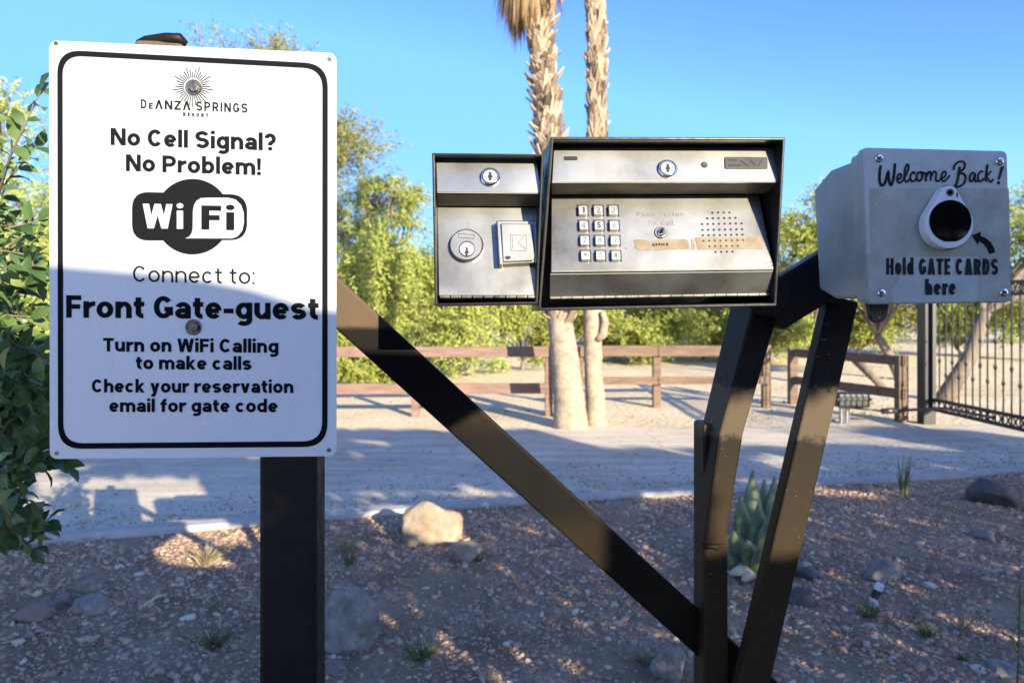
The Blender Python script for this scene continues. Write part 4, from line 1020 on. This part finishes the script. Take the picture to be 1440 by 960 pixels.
m.bar(A0, A1, .064, .05, (-.1, -1, 0)); m.cyl(P(1080, 415, 1.03), P(1080, 415, .978), .030, .030, 20); m.build('arm', M['black_paint'], pd, bevel=.004)
bq, tq = P(1054, 965, 1.0), P(1181, 420, 1.0); dr = (tq - bq); low = bq - dr * ((bq.z) / dr.z)
m = MB(); m.bar(low, tq, .0415, .03, (0, -1, 0)); m.build('leg', M['post_paint_shade'], pd, bevel=.003)
m = MB(); m.bar(P(404, 362, .93), P(1110, 1006, 1.075), .0515, .010, (.03, -1, 0)); m.build('brace', M['brace_paint_shade'], pd, bevel=.003)
m = MB(); m.bar(P(930, 330, .98), P(1080, 415, 1.01), .05, .04, (0, -1, 0)); m.build('box_bracket', M['black_paint'], pd)

# ------------------------------------------------------------------ intercom call box
def z4(x, y): return (760 + x / 3.5556, 180 + y / 3.5556)
def z3(x, y): return (600 + x / 3.5538, 180 + y / 3.5538)
KP = Plane(P(930, 310, .80), Vector((.05, -1, 0)))
def hood(parent, cor, wf, depth, th, mat):
    """open-fronted box: cor = pixel corners TL,TR,BR,BL of the front rim, wf = their offsets from the box plane"""
    fr = [KP.at(x, y, w) for (x, y), w in zip(cor, wf)]; bk = [p - KP.n * (depth + w) for p, w in zip(fr, wf)]
    cen = sum(fr, Vector()) / 4; names = ('top', 'side', 'bottom', 'side')
    def inn(p): 
        d = cen - p; return p + (KP.ex * (th if d.dot(KP.ex) > 0 else -th)) + KP.ez * (th if d.dot(KP.ez) > 0 else -th)
    m = MB(); fi = [inn(p) for p in fr]; bi = [inn(p) + KP.n * .002 for p in bk]
    b = 0; m.v = [tuple(p) for p in fr + fi + bk + bi]
    for i in range(4):
        j = (i + 1) % 4
        m.f += [(i, j, 4 + j, 4 + i), (i, 8 + i, 8 + j, j), (4 + i, 4 + j, 12 + j, 12 + i)]
    m.f += [(8, 11, 10, 9), (12, 13, 14, 15)]
    return m.build('housing', mat, parent, bevel=.0012)
def panel(rows, z, th=.0015):
    """sheet folded along rows of (left pixel, right pixel, offset from the box plane)"""
    m = MB(); L = [KP.at(*z(*a), w) for a, b, w in rows]; Rr = [KP.at(*z(*b), w) for a, b, w in rows]
    for k in range(len(rows) - 1): m.poly([L[k], L[k + 1], Rr[k + 1], Rr[k]])
    return m
def solid(o, th=.0016):
    md = o.modifiers.new('solid', 'SOLIDIFY'); md.thickness = th; md.offset = 0
    b = o.modifiers.new('bevel', 'BEVEL'); b.width = .0012; b.segments = 2; b.limit_method = 'ANGLE'; b.angle_limit = R(25)
    return o
cb = thing('intercom_box', 'wide steel intercom with keypad and speaker holes in a black hooded housing', 'intercom', KP.at(930, 436))
hood(cb, [z4(50, 43), z4(1226, 47), z4(1182, 890), z4(-12, 914)], (.012, .012, 0, 0), .10, .0035, M['blackbox'])
solid(panel([((66, 96), (1166, 101), -.012), ((56, 271), (1193, 269), .002), ((54, 276), (1192, 274), .0005)], z4).build('upper_door', M['steel'], cb))
solid(panel([((54, 277), (1192, 275), -.001), ((54, 332), (1118, 327), -.034)], z4).build('door_underside', M['ledge'], cb))
LT, LB = -.036, .000
cp = solid(panel([((54, 340), (1092, 335), LT), ((52, 719), (1166, 704), LB), ((47, 728), (1166, 713), LB - .002), ((46, 848), (1142, 832), -.012)], z4).build('control_panel', M['steel'], cb))
KQ = Plane.through(KP.at(*z4(54, 340), LT), KP.at(*z4(1092, 335), LT), KP.at(*z4(600, 712), LB))
UQ = Plane.through(KP.at(*z4(66, 96), -.012), KP.at(*z4(1166, 101), -.012), KP.at(*z4(600, 270), .002))
m = MB()
for k in range(20):
    x = 48 + k * 55; m.cyl(KP.at(*z4(x + 1, 851 - k * .9), -.011), KP.at(*z4(x + 52, 850 - k * .9), -.011), .0016, .0016, 8)
m.build('hinge', M['steel_dark'], cb)
m = MB(); m.slab(UQ, roundpoly([z4(920, 143), z4(1135, 145), z4(1138, 205), z4(922, 204)], 3), -.001, .0022); bd = m.build('badge', M['blackplastic'], cb, bevel=.0008)
m = MB()
for a, b_ in (((938, 160), (985, 160)), ((940, 186), (1010, 186)), ((1000, 162), (1040, 190)), ((1050, 160), (1075, 188)), ((1088, 188), (1112, 160))): lines_px(m, UQ, [z4(*a), z4(*b_)], 1.3, .0026)
m.build('raised_marks', M['recess'], bd)
m = MB(); m.slab(UQ, roundpoly([z4(116, 142), z4(184, 142), z4(186, 161), z4(118, 161)], 2.2), -.001, .0014); m.build('slot', M['recess'], cb)
m = MB(); m.disc(UQ, *z4(821, 182), 4.6, -.001, .0022, 20, .0008); m.build('sensor', M['blackplastic'], cb)
for pts in ([(398, 98), (470, 99), (585, 102), (560, 109), (500, 106), (430, 112), (404, 108)], [(990, 100), (1100, 102), (1165, 106), (1160, 124), (1146, 112), (1040, 107)]):
    m = MB(); m.poly([UQ.at(*z4(*p), .0016) for p in pts]); m.build('rust_streak', M['wood_dark'], cb)
def cam_lock(parent, pl, px, py, r, rots=0):
    m = MB(); m.disc(pl, px, py, r, -.001, .0042, 32, .0012); o = m.build('lock', M['chrome'], parent, smooth=False)
    m = MB(); m.disc(pl, px, py, r * .74, .0042, .0050, 28, .0005); m.build('lock_face', M['key_metal'], o)
    c = pl.at(px, py, .0054)
    m = MB(); m.poly([pl.at(px + dx * r, py + dy * r, .0053) for dx, dy in ((-.13, -.4), (.13, -.4), (.13, -.15), (.24, -.05), (.24, .12), (.12, .2), (.12, .42), (-.12, .42), (-.12, .2), (-.22, .1), (-.22, -.06), (-.13, -.14))]); m.build('keyhole', M['recess'], o)
    m = MB(); ring = arcpts(px, -py, r * .78, r * .78, 0, 360, 36)
    for q in ribbon(ring, .7): m.poly([pl.at(v.x, -v.y, .0046) for v in q])
    m.build('groove', M['recess'], o)
    return o
cam_lock(cb, UQ, *z4(637, 200), 14)
KEYS = ['1', '2', '3', '4', '5', '6', '7', '8', '9', '*', '0', '#']
for r in range(4):
    for c in range(3):
        u = r / 3; x = (211, 288, 363)[c] * (1 - u) + (224, 299, 376)[c] * u; y = 412 + (638 - 412) * u
        px, py = z4(x, y); hw, hh = 8.1, 7.7
        m = MB(); m.slab(KQ, [(px - hw - .4, py - hh - .4), (px + hw - .2, py - hh), (px + hw + .6, py + hh + .6), (px - hw + .6, py + hh + .8)], .0006, .0014); ko = m.build('key', M['recess'], cb)
        m = MB(); m.slab(KQ, roundpoly([(px - hw + 1.8, py - hh + .6), (px + hw - 1.6, py - hh + .6), (px + hw - .9, py + hh - 2.2), (px - hw + 2.2, py + hh - 2.2)], 1.6, 3), .0012, .0062); m.build('key_cap', M['key_metal'], ko, bevel=.0007)
        m = MB(); write(m, KQ, KEYS[r * 3 + c], px - 2.4 + .5, px + 2.8, py + 3.4, py + 3.4, 8.2, t=.17 if KEYS[r * 3 + c] in '15' else .12, w=.0064); m.build('digit', M['ink_steel'] if KEYS[r * 3 + c] in '15' else M['etch_key'], ko)
m = MB()
write(m, KQ, 'Push', *[z4(482, 0)[0], z4(570, 0)[0], z4(0, 442)[1], z4(0, 442)[1]], 6.6, t=.12, w=.0012, gap=.22)
write(m, KQ, 'Button', *[z4(598, 0)[0], z4(715, 0)[0], z4(0, 442)[1], z4(0, 442)[1]], 6.6, t=.12, w=.0012, gap=.22)
write(m, KQ, 'To', *[z4(537, 0)[0], z4(577, 0)[0], z4(0, 485)[1], z4(0, 485)[1]], 6.6, t=.12, w=.0012, gap=.22)
write(m, KQ, 'Call', *[z4(603, 0)[0], z4(662, 0)[0], z4(0, 485)[1], z4(0, 485)[1]], 6.6, t=.12, w=.0012, gap=.22)
m.build('lettering', M['etch'], cb)
m = MB()
for k, pts in enumerate(([(466, 562), (478, 557), (520, 559), (548, 571), (560, 590), (566, 611), (486, 609), (478, 600), (470, 596), (472, 580)],
    [(556, 566), (590, 557), (660, 558), (728, 554), (742, 572), (748, 606), (640, 608), (574, 611), (570, 594), (562, 580)],
    [(752, 556), (764, 560), (776, 590), (772, 609), (752, 609), (756, 584)], [(772, 548), (860, 545), (1000, 546), (1098, 541), (1113, 604), (960, 603), (860, 607), (786, 609), (780, 578)])):
    m.poly([KQ.at(*z4(*p), .0012 + k * .00004) for p in pts])
lbt = m.build('label_strip', M['tape_tan'], cb)
m = MB(); write(m, KQ, 'OFFICE', z4(560, 0)[0], z4(640, 0)[0], z4(0, 590)[1], z4(0, 588)[1], 3.6, t=.2, w=.0016, gap=.2); m.build('lettering', M['ink'], lbt)
m = MB(); bx, by = z4(603, 522); m.disc(KQ, bx, by, 9.2, .0006, .0026, 26, .0008); bt = m.build('button', M['steel_dark'], cb)
m = MB(); m.disc(KQ, bx + .6, by - .6, 5.6, .0026, .0050, 22, .0012); m.build('button_cap', M['chrome'], bt)
m = MB(); c = KQ.at(bx + .8, by - 1, .005); m.cyl(c, c + KQ.n * .005 + KQ.ez * .001, .0022, .0018, 12); m.build('button_tip', M['bolt'], bt)
m = MB(); cnt = (4, 6, 8, 8, 8, 8, 6, 4); ys = (422, 450, 478, 507, 534, 562, 590, 618)
for r in range(8):
    for c in range(cnt[r]):
        x = 903 + r * 2.2 + (c - (cnt[r] - 1) / 2) * 28.3; m.disc(KQ, *z4(x, ys[r] - (c - cnt[r] / 2) * .5), 1.65, .0010, .0014, 10)
m.build('speaker_grille', M['recess'], cb)
m = MB()
for x, y in ((1153, 668), (1158, 688), (428, 602), (1183, 258)): m.disc(KP, *z4(x, y), .9, .003, .004, 8)
m.build('rivet', M['recess'], cb)

# key switch box on its left
kb = thing('key_switch_box', 'small black box with steel lock plate and card swipe, left of the intercom', 'key switch', KP.at(685, 428))
hood(kb, [z3(26, 124), z3(586, 130), z3(556, 880), z3(40, 889)], (.004, .004, 0, 0), .085, .003, M['blackbox'])
solid(panel([((46, 147), (548, 150), -.014), ((50, 321), (574, 325), -.002), ((50, 325), (574, 329), -.0035)], z3).build('upper_door', M['steel'], kb))
solid(panel([((50, 326), (574, 330), -.005), ((52, 388), (560, 390), -.034)], z3).build('door_underside', M['ledge'], kb))
solid(panel([((52, 395), (552, 397), -.036), ((60, 838), (562, 838), -.004)], z3).build('lock_plate', M['steel'], kb))
LQ = Plane.through(KP.at(*z3(52, 395), -.036), KP.at(*z3(552, 397), -.036), KP.at(*z3(300, 838), -.004))
UL = Plane.through(KP.at(*z3(46, 147), -.014), KP.at(*z3(548, 150), -.014), KP.at(*z3(300, 323), -.002))
m = MB()
for k in range(9):
    x = 66 + k * 55; m.cyl(KP.at(*z3(x + 1, 845), -.004), KP.at(*z3(x + 50, 845), -.004), .0018, .0018, 8)
m.build('hinge', M['steel_dark'], kb)
cam_lock(kb, UL, *z3(317, 241), 14)
m = MB(); px, py = z3(198, 583); m.disc(LQ, px, py, 24.2, 0, .0065, 44, .0016); ck = m.build('cylinder_lock', M['steel'], kb)
m = MB(); qx, qy = z3(201, 604); m.disc(LQ, qx, qy, 11, .0065, .0074, 32, .0008); m.build('plug', M['key_metal'], ck)
m = MB()
for q in ribbon(arcpts(qx, -qy, 10.8, 10.8, 0, 360, 32), .8): m.poly([LQ.at(v.x, -v.y, .0070) for v in q])
for q in ribbon(arcpts(px, -py, 22.3, 22.3, 0, 360, 44), .5): m.poly([LQ.at(v.x, -v.y, .0069) for v in q])
m.poly([LQ.at(*z3(*p), .0078) for p in [(196, 596), (204, 594), (206, 612), (212, 620), (206, 628), (203, 642), (197, 642), (194, 628), (189, 622), (196, 612)]])
lines_px(m, LQ, [z3(160, 527), z3(238, 533), z3(238, 552), z3(160, 546), z3(160, 527)], .5, .0069)
m.build('keyhole', M['recess'], ck)
cs = MB(); cs.slab(LQ, [z3(*p) for p in [(352, 460), (548, 462), (553, 672), (366, 682)]], .0, .010); rd = cs.build('card_swipe', M['steel'], kb, bevel=.0015)
m = MB()
m.slab(LQ, [z3(*p) for p in [(348, 460), (366, 460), (382, 680), (362, 682)]], .001, .0135); m.slab(LQ, [z3(*p) for p in [(533, 462), (552, 462), (556, 670), (542, 674)]], .001, .0135)
m.slab(LQ, [z3(*p) for p in [(370, 476), (528, 478), (540, 640), (532, 662), (380, 668)]], .001, .0128); m.build('swipe_cover', M['steel'], rd, bevel=.0012)
m = MB()
for pts in ([(418, 534), (498, 537), (500, 614), (422, 612), (418, 534)], [(428, 544), (431, 604)], [(490, 541), (458, 572), (494, 606)]): lines_px(m, LQ, [z3(*p) for p in pts], .9, .0131)
m.build('stamped_mark', M['etch'], rd)
m = MB(); m.poly([LQ.at(*z3(*p), .0133) for p in [(390, 645), (402, 639), (418, 641), (420, 650), (408, 657), (396, 653)]]); m.build('slot', M['recess'], rd)

# ------------------------------------------------------------------ card reader box
def z5(x, y): return (1130 + x / 3.3097, 180 + y / 3.3103)
CP = Plane(P(1318, 318, .80), Vector((.06, -1, 0)))
cr = thing('card_reader_box', 'square grey plastic box with a white rimmed round black card reader', 'card reader', CP.at(1318, 426))
lid = [(1213, 207), (1417, 212), (1423, 425), (1222, 428)]
m = MB(); m.slab(CP, roundpoly(lid, 9), -.012, 0); m.build('lid', M['grey_plastic'], cr, bevel=.0022, segs=3)
fl = [CP.at(x, y, 0) for x, y in lid]
def inb(k, ins, w):
    c = sum(fl, Vector()) / 4; d = c - fl[k]; return fl[k] + CP.ex * (ins if d.dot(CP.ex) > 0 else -ins) + CP.ez * (ins if d.dot(CP.ez) > 0 else -ins) + CP.n * w
m = MB(); m.prism([inb(k, .003, -.0140) for k in range(4)], [inb(k, .004, -.034) for k in range(4)]); m.build('rim', M['grey_plastic'], cr, bevel=.004, segs=3)
m = MB(); m.prism([inb(k, .0055, -.0118) for k in range(4)], [inb(k, .0055, -.0128) for k in range(4)]); m.build('seal', M['rubber'], cr)
m = MB()
fr = [inb(k, .008, -.0335) for k in range(4)]; md_ = [inb(k, .008, -.088) for k in range(4)]
dn = CP.ez * .017
bk = [inb(0, .008, -.130) - dn, inb(1, .008, -.130) - dn, inb(2, .008, -.130) + dn * .8, inb(3, .008, -.130) + dn * .8]
m.rings([fr, md_, bk]); m.build('body', M['grey_plastic'], cr, bevel=.004, segs=3)
m = MB(); tabp = [CP.at(x, y, -.03) for x, y in [(1221, 425), (1251, 425), (1248, 444), (1243, 452), (1234, 454), (1227, 450), (1224, 442)]]; m.prism(tabp, [p - CP.n * .008 for p in tabp]); tb_ = m.build('mounting_tab', M['blackplastic'], cr, bevel=.001)
m = MB(); m.disc(CP, 1236.5, 446, 2.2, -.031, -.0295, 12); m.build('hole', M['bolt'], tb_)
for x, y in ((351, 141), (911, 155), (362, 767), (931, 764)):
    px, py = z5(x, y); m = MB(); c = CP.at(px, py, 0); r = 6.0 / F * c.y
    m.rings([[c + CP.n * w + (CP.ex * math.cos(a) + CP.ez * math.sin(a)) * rr for a in [2 * math.pi * k / 20 for k in range(20)]] for w, rr in ((-.001, r), (.001, r), (.0024, r * .75), (.003, r * .35))])
    s = m.build('screw', M['chrome'], cr, smooth=False)
    m = MB(); a = random.uniform(0, 1)
    for k in (0, 1):
        dx, dy = 3.6 * math.cos(a + k * math.pi / 2), 3.6 * math.sin(a + k * math.pi / 2); lines_px(m, CP, [(px - dx, py - dy), (px + dx, py + dy)], 1.7, .0032 + .00006 * k)
    m.build('cross_slot', M['recess'], s)
m = MB()
for k, pts in enumerate(([(300, 588), (448, 586), (432, 640), (445, 700), (410, 760), (420, 812), (308, 812)], [(820, 520), (938, 518), (960, 600), (966, 806), (818, 808)], [(305, 280), (955, 282), (962, 600), (310, 600)])):
    m.slab(CP, [z5(*p) for p in pts], .00005, (.00045, .0004, .0002)[k])
m.build('clear_tape', M['tape'], cr)
# script lettering
SCR = [([(360, 175), (355, 205), (355, 250), (366, 268), (380, 252), (394, 205), (397, 240), (407, 265), (419, 235), (426, 165)], 11, 8),
 ([(433, 243), (450, 234), (455, 220), (447, 214), (437, 228), (438, 248), (450, 255), (466, 240)], 7, 7), ([(464, 240), (482, 208), (490, 180), (482, 170), (472, 195), (470, 236), (479, 251), (494, 238)], 7, 7),
 ([(520, 214), (510, 206), (498, 222), (499, 242), (510, 249), (526, 238)], 7, 7), ([(552, 208), (536, 207), (527, 226), (534, 246), (548, 240), (553, 220), (549, 206), (566, 212)], 7, 7),
 ([(568, 206), (570, 248)], 7, 7), ([(570, 232), (582, 206), (592, 210), (592, 246)], 7, 7), ([(592, 230), (606, 204), (617, 210), (616, 240), (626, 248), (640, 236)], 7, 7),
 ([(641, 236), (658, 226), (663, 210), (654, 203), (643, 218), (645, 243), (657, 247), (682, 220)], 7, 6),
 ([(727, 180), (722, 220), (712, 266)], 9, 8), ([(700, 196), (702, 176), (718, 160), (738, 156), (752, 168), (746, 190), (720, 210), (744, 212), (755, 230), (748, 256), (730, 270), (712, 273), (704, 262)], 7, 7),
 ([(797, 214), (786, 209), (774, 226), (776, 246), (788, 244), (799, 216), (797, 240), (804, 249), (816, 238)], 7, 7), ([(836, 206), (826, 202), (813, 220), (816, 246), (828, 246), (842, 234)], 7, 7),
 ([(857, 170), (852, 205), (848, 250)], 8, 8), ([(850, 228), (874, 200)], 6, 6), ([(852, 226), (862, 240), (872, 251), (884, 238)], 7, 6)]
def smoothpts(p, k=5):
    p = [Vector(q) for q in p]; out = []
    for i in range(len(p) - 1):
        a, b, c, d = p[max(i - 1, 0)], p[i], p[i + 1], p[min(i + 2, len(p) - 1)]
        for j in range(k):
            t = j / k; out.append(.5 * ((2 * b) + (c - a) * t + (2 * a - 5 * b + 4 * c - d) * t * t + (3 * b - a - 3 * c + d) * t ** 3))
    return out + [p[-1]]
m = MB()
for k, (pts, w0, w1) in enumerate(SCR):
    sp_ = smoothpts([z5(*p) for p in pts])
    rb = ribbon([(v.x, -v.y) for v in sp_], (w0 + w1) / 2 * 1.4 / 3.31)
    for q in rb: m.poly([CP.at(v.x, -v.y, .0006 + (k % 6) * .00005) for v in q])
m.poly([CP.at(*z5(*p), .0006) for p in [(918, 180), (934, 178), (914, 240), (904, 240)]])
m.poly([CP.at(x, y, .0006) for x, y in arcpts(*z5(908, 255), 2.4, 2.4, 0, 340, 14)])
m.build('script_lettering', M['ink_steel'], cr)
m = MB()
write(m, CP, 'Hold', z5(384, 0)[0], z5(512, 0)[0], z5(0, 683)[1], z5(0, 683)[1], 23.5, t=.19, w=.0007, c=.68, gap=.12)
write(m, CP, 'GATE', z5(537, 0)[0], z5(683, 0)[0], z5(0, 683)[1], z5(0, 683)[1], 23.0, t=.19, w=.0007, c=.68, gap=.12)
write(m, CP, 'CARDS', z5(708, 0)[0], z5(906, 0)[0], z5(0, 683)[1], z5(0, 684)[1], 23.0, t=.19, w=.0007, c=.68, gap=.12)
write(m, CP, 'here', z5(566, 0)[0], z5(709, 0)[0], z5(0, 776)[1], z5(0, 776)[1], 21.5, t=.20, w=.0007, c=.68, gap=.12)
m.build('lettering', M['ink_steel'], cr)
m = MB(); m.poly([CP.at(*z5(*p), .0007) for p in [(864, 588), (878, 583), (892, 579), (886, 556), (872, 532), (852, 514), (824, 502), (826, 482), (783, 500), (812, 546), (816, 528), (838, 540), (854, 562)]]); m.build('arrow', M['ink'], cr)
# reader: teardrop
def tear(cx, cy, r, topy, topr, n=44):
    pts = arcpts(cx, cy, r, r, -28, 208, n)             # image y down: sweeps bottom
    pts += arcpts(cx, topy + topr, topr, topr, 208, 332, 14)
    return pts
tx, ty = z5(685, 447)
rdp = tear(tx, ty, 112 / 3.31, z5(0, 266)[1], 12)
ro = MB(); ro.slab(CP, [(x - 1.5, y + .5) for x, y in rdp], .0006, .014); rr_ = ro.build('reader', M['white_plastic'], cr, bevel=.0016, segs=3)
ro = MB(); ro.slab(CP, [(tx - 3.2 + (x - tx) * 1.02, ty + 1.2 + (y - ty) * 1.02) for x, y in rdp], .0002, .0045); ro.build('gasket', M['rubber'], rr_, bevel=.001)
gp_ = [(x, y) for x, y in arcpts(*z5(684, 433), 98 / 3.31, 98 / 3.31, 0, 360, 60) if y <= z5(0, 528)[1]]
ro = MB(); fl_ = z5(0, 528)[1]; cxx, cyy = z5(684, 433); aa = math.degrees(math.asin((fl_ - cyy) / (98 / 3.31)))
ro.slab(CP, arcpts(cxx, cyy, 98 / 3.31, 98 / 3.31, aa, -180 - aa, 50), .0135, .0146); ro.build('black_face', M['blackgloss'], rr_)
ro = MB(); ro.disc(CP, *z5(683, 300), 5.4, .0136, .0147, 24); ro.build('camera_eye', M['blackplastic'], rr_)
ro = MB(); ro.disc(CP, *z5(683, 300), 3.0, .0147, .0150, 20); ro.build('lens', M['blackgloss'], rr_)
ro = MB(); px, py = z5(716, 311); ro.slab(CP, [(px - .9, py - 3), (px + .9, py - 3), (px + .9, py + 3), (px - .9, py + 3)], .0136, .0146); ro.build('microphone_slot', M['recess'], rr_)

# ------------------------------------------------------------------ unseen blockers added behind the viewpoint, shaped to shade the place
TE, SA, CA_ = math.tan(SUN_EL), math.sin(SUN_AZ), math.cos(SUN_AZ)
def W(xd, zd, D):                   # point a distance D towards the sun from (xd, .8, zd)
    return Vector((xd + D * SA, .8 - D * CA_, zd + D * TE))
D0 = 2.0
prof = [(-1.75, -.22), (-1.8, 1.2), (-1.7, 1.36), (-1.5, 1.405), (-.52, 1.394), (-.37, 1.387), (-.292, 1.375), (-.217, 1.355), (-.12, 1.352), (.0, 1.352), (.06, 1.335), (.065, 1.283), (-.06, 1.27), (-.15, 1.24), (-.17, 1.2), (-.16, 1.09), (-.02, 1.06), (.55, 1.055), (.72, .99), (.80, .6), (.80, -.22)]  # unseen van added as a blocker; outline follows the wanted shadow edge
vn = thing('unseen_shade_van', 'unseen pale van added behind the viewpoint, its outline shaped to shade the lower sign', 'van', W(-1.2, -.61, D0) + Vector((0, -.8, 0)))
fr = [W(x, z, D0) for x, z in prof]; m = MB(); m.prism(fr, [p + Vector((0, -1.75, 0)) for p in fr]); m.build('body', M['unseen_van_paint'], vn)
for x0, x1 in ((-1.5, -1.0), (-.9, -.35)):
    m = MB(); f = [W(x, z, D0) + Vector((0, .006, 0)) for x, z in ((x0, .85), (x1, .85), (x1, 1.22), (x0, 1.22))]; m.prism(f, [p - Vector((0, .012, 0)) for p in f]); m.build('unseen_van_window', M['blackgloss'], vn)
for x in (-1.2, .25):
    for yy in (.0, -1.55):
        c = W(x, 0, D0); m = MB(); m.cyl((c.x, c.y + yy + .01, .34), (c.x, c.y + yy - .22, .34), .34, .34, 24, .03); m.build('unseen_van_wheel', M['rubber'], vn)

def shade_leaves(mask, xr, zr, dr, n, ln):
    out = []
    while len(out) < n:
        xd, zd = random.uniform(*xr), random.uniform(*zr)
        if mask(xd, zd): out.append(tuple(W(xd, zd, random.uniform(*dr))))
    C = np.array(out); ax = unit(rng.normal(size=(n, 3))); nr = unit(np.cross(ax, rng.normal(size=(n, 3))) + np.array(SUNV) * .8); nr = unit(nr - ax * (nr * ax).sum(1, keepdims=True))
    L = ln * rng.uniform(.7, 1.3, n); return leaf_quads(C, ax, nr, L, L * .6)
random.seed(5)
def hedge_shade_mask(x, z):  # unseen added hedge: leaves only where shade is wanted, gaps for sun
    if x < .27: return False
    if x < .375 and 1.0 < z < 1.17: return True
    if x < .335: return False
    if x < .63 and 1.06 < z < 1.32: return False
    if ((x - 1.52) / .27) ** 2 + ((z - 1.33) / .16) ** 2 < 1: return False
    if ((x - 3.25) / .10) ** 2 + ((z - .80) / .05) ** 2 < 1: return False
    top = 1.74 if x < .95 else 1.58 + .10 * mnoise.noise((x * 1.5, 0, 4))
    return z < top
V, Fc = shade_leaves(hedge_shade_mask, (.33, 6.6), (-1.15, 1.75), (3.7, 4.3), 52000, .075)
hb = W(3.2, 0, 4.0); hb.z = 0
hd = thing('unseen_shade_hedge', 'unseen leafy hedge added behind the viewpoint, shaped to shade the card reader', 'hedge', hb)
V2, F2 = shade_leaves(lambda x, z: hedge_shade_mask(x, z) and x < .95 and z > .98, (.27, .95), (.95, 1.75), (3.75, 4.25), 9000, .06)
npmesh('unseen_hedge_foliage', np.concatenate([V, V2]), np.concatenate([Fc, F2 + len(V)]), M['shrub_leaf'], hd)
m = MB()
for x in np.linspace(.7, 6.4, 12):
    a = W(x, 0, 4.0); a.z = 0; m.tube([a, a + Vector((.05, 0, 1.2)), a + Vector((0, 0, 2.3))], [.03, .025, .012], 6)
m.build('stems', M['bark'], hd)
def canopy_shade_mask(x, z):  # unseen crowns: leaves only where the road is to be shaded
    lo = 1.80 if -1.0 < x < .34 else 1.50 + .08 * mnoise.noise((x * 1.7, 1, 1)) if x < -1.0 else 1.62
    hi = (2.62 if x < 4.5 or x > 8 else 2.22) + .10 * mnoise.noise((x * 1.2, 5, 2))
    if not lo < z < hi: return False
    q = mnoise.noise((x * 1.5, z * 5.5, 3)) + .5 * mnoise.noise((x * 4, z * 9, 6))
    return q > -.36
for k, (xa, xb) in enumerate(((-3.2, 1.2), (1.2, 5.0), (5.0, 9.5))):
    V, Fc = shade_leaves(canopy_shade_mask, (xa, xb), (1.45, 2.75), (7.3, 8.7), 5200, .15)
    b = W((xa + xb) / 2 - (1.0 if k == 0 else 0), 0, 8.0); b.z = 0
    tr = thing('unseen_shade_tree', ('unseen low tree with a crown shaped to shade the road, nearest the unseen van', 'unseen low tree behind the unseen hedge, crown shaped to shade the road', 'unseen low tree shaped to shade the road, farthest along it')[k], 'tree', b, 'unseen shade trees behind the viewpoint')
    npmesh('crown', V, Fc, M['bush_green'], tr)  # crown of an unseen added shade tree
    m = MB(); m.tube([b, b + Vector((.1, 0, 2)), b + Vector((0, 0, 4.4))], [.12, .10, .07], 8)
    for j in range(7):
        e = W(random.uniform(xa + .3, xb - .3), random.uniform(1.95, 2.4), 8.0); m.tube([b + Vector((0, 0, 4.35)), e.lerp(b + Vector((0, 0, 4.45)), .5), e], [.05, .035, .015], 5)
    m.build('trunk', M['bark'], tr)  # trunk of an unseen added shade tree
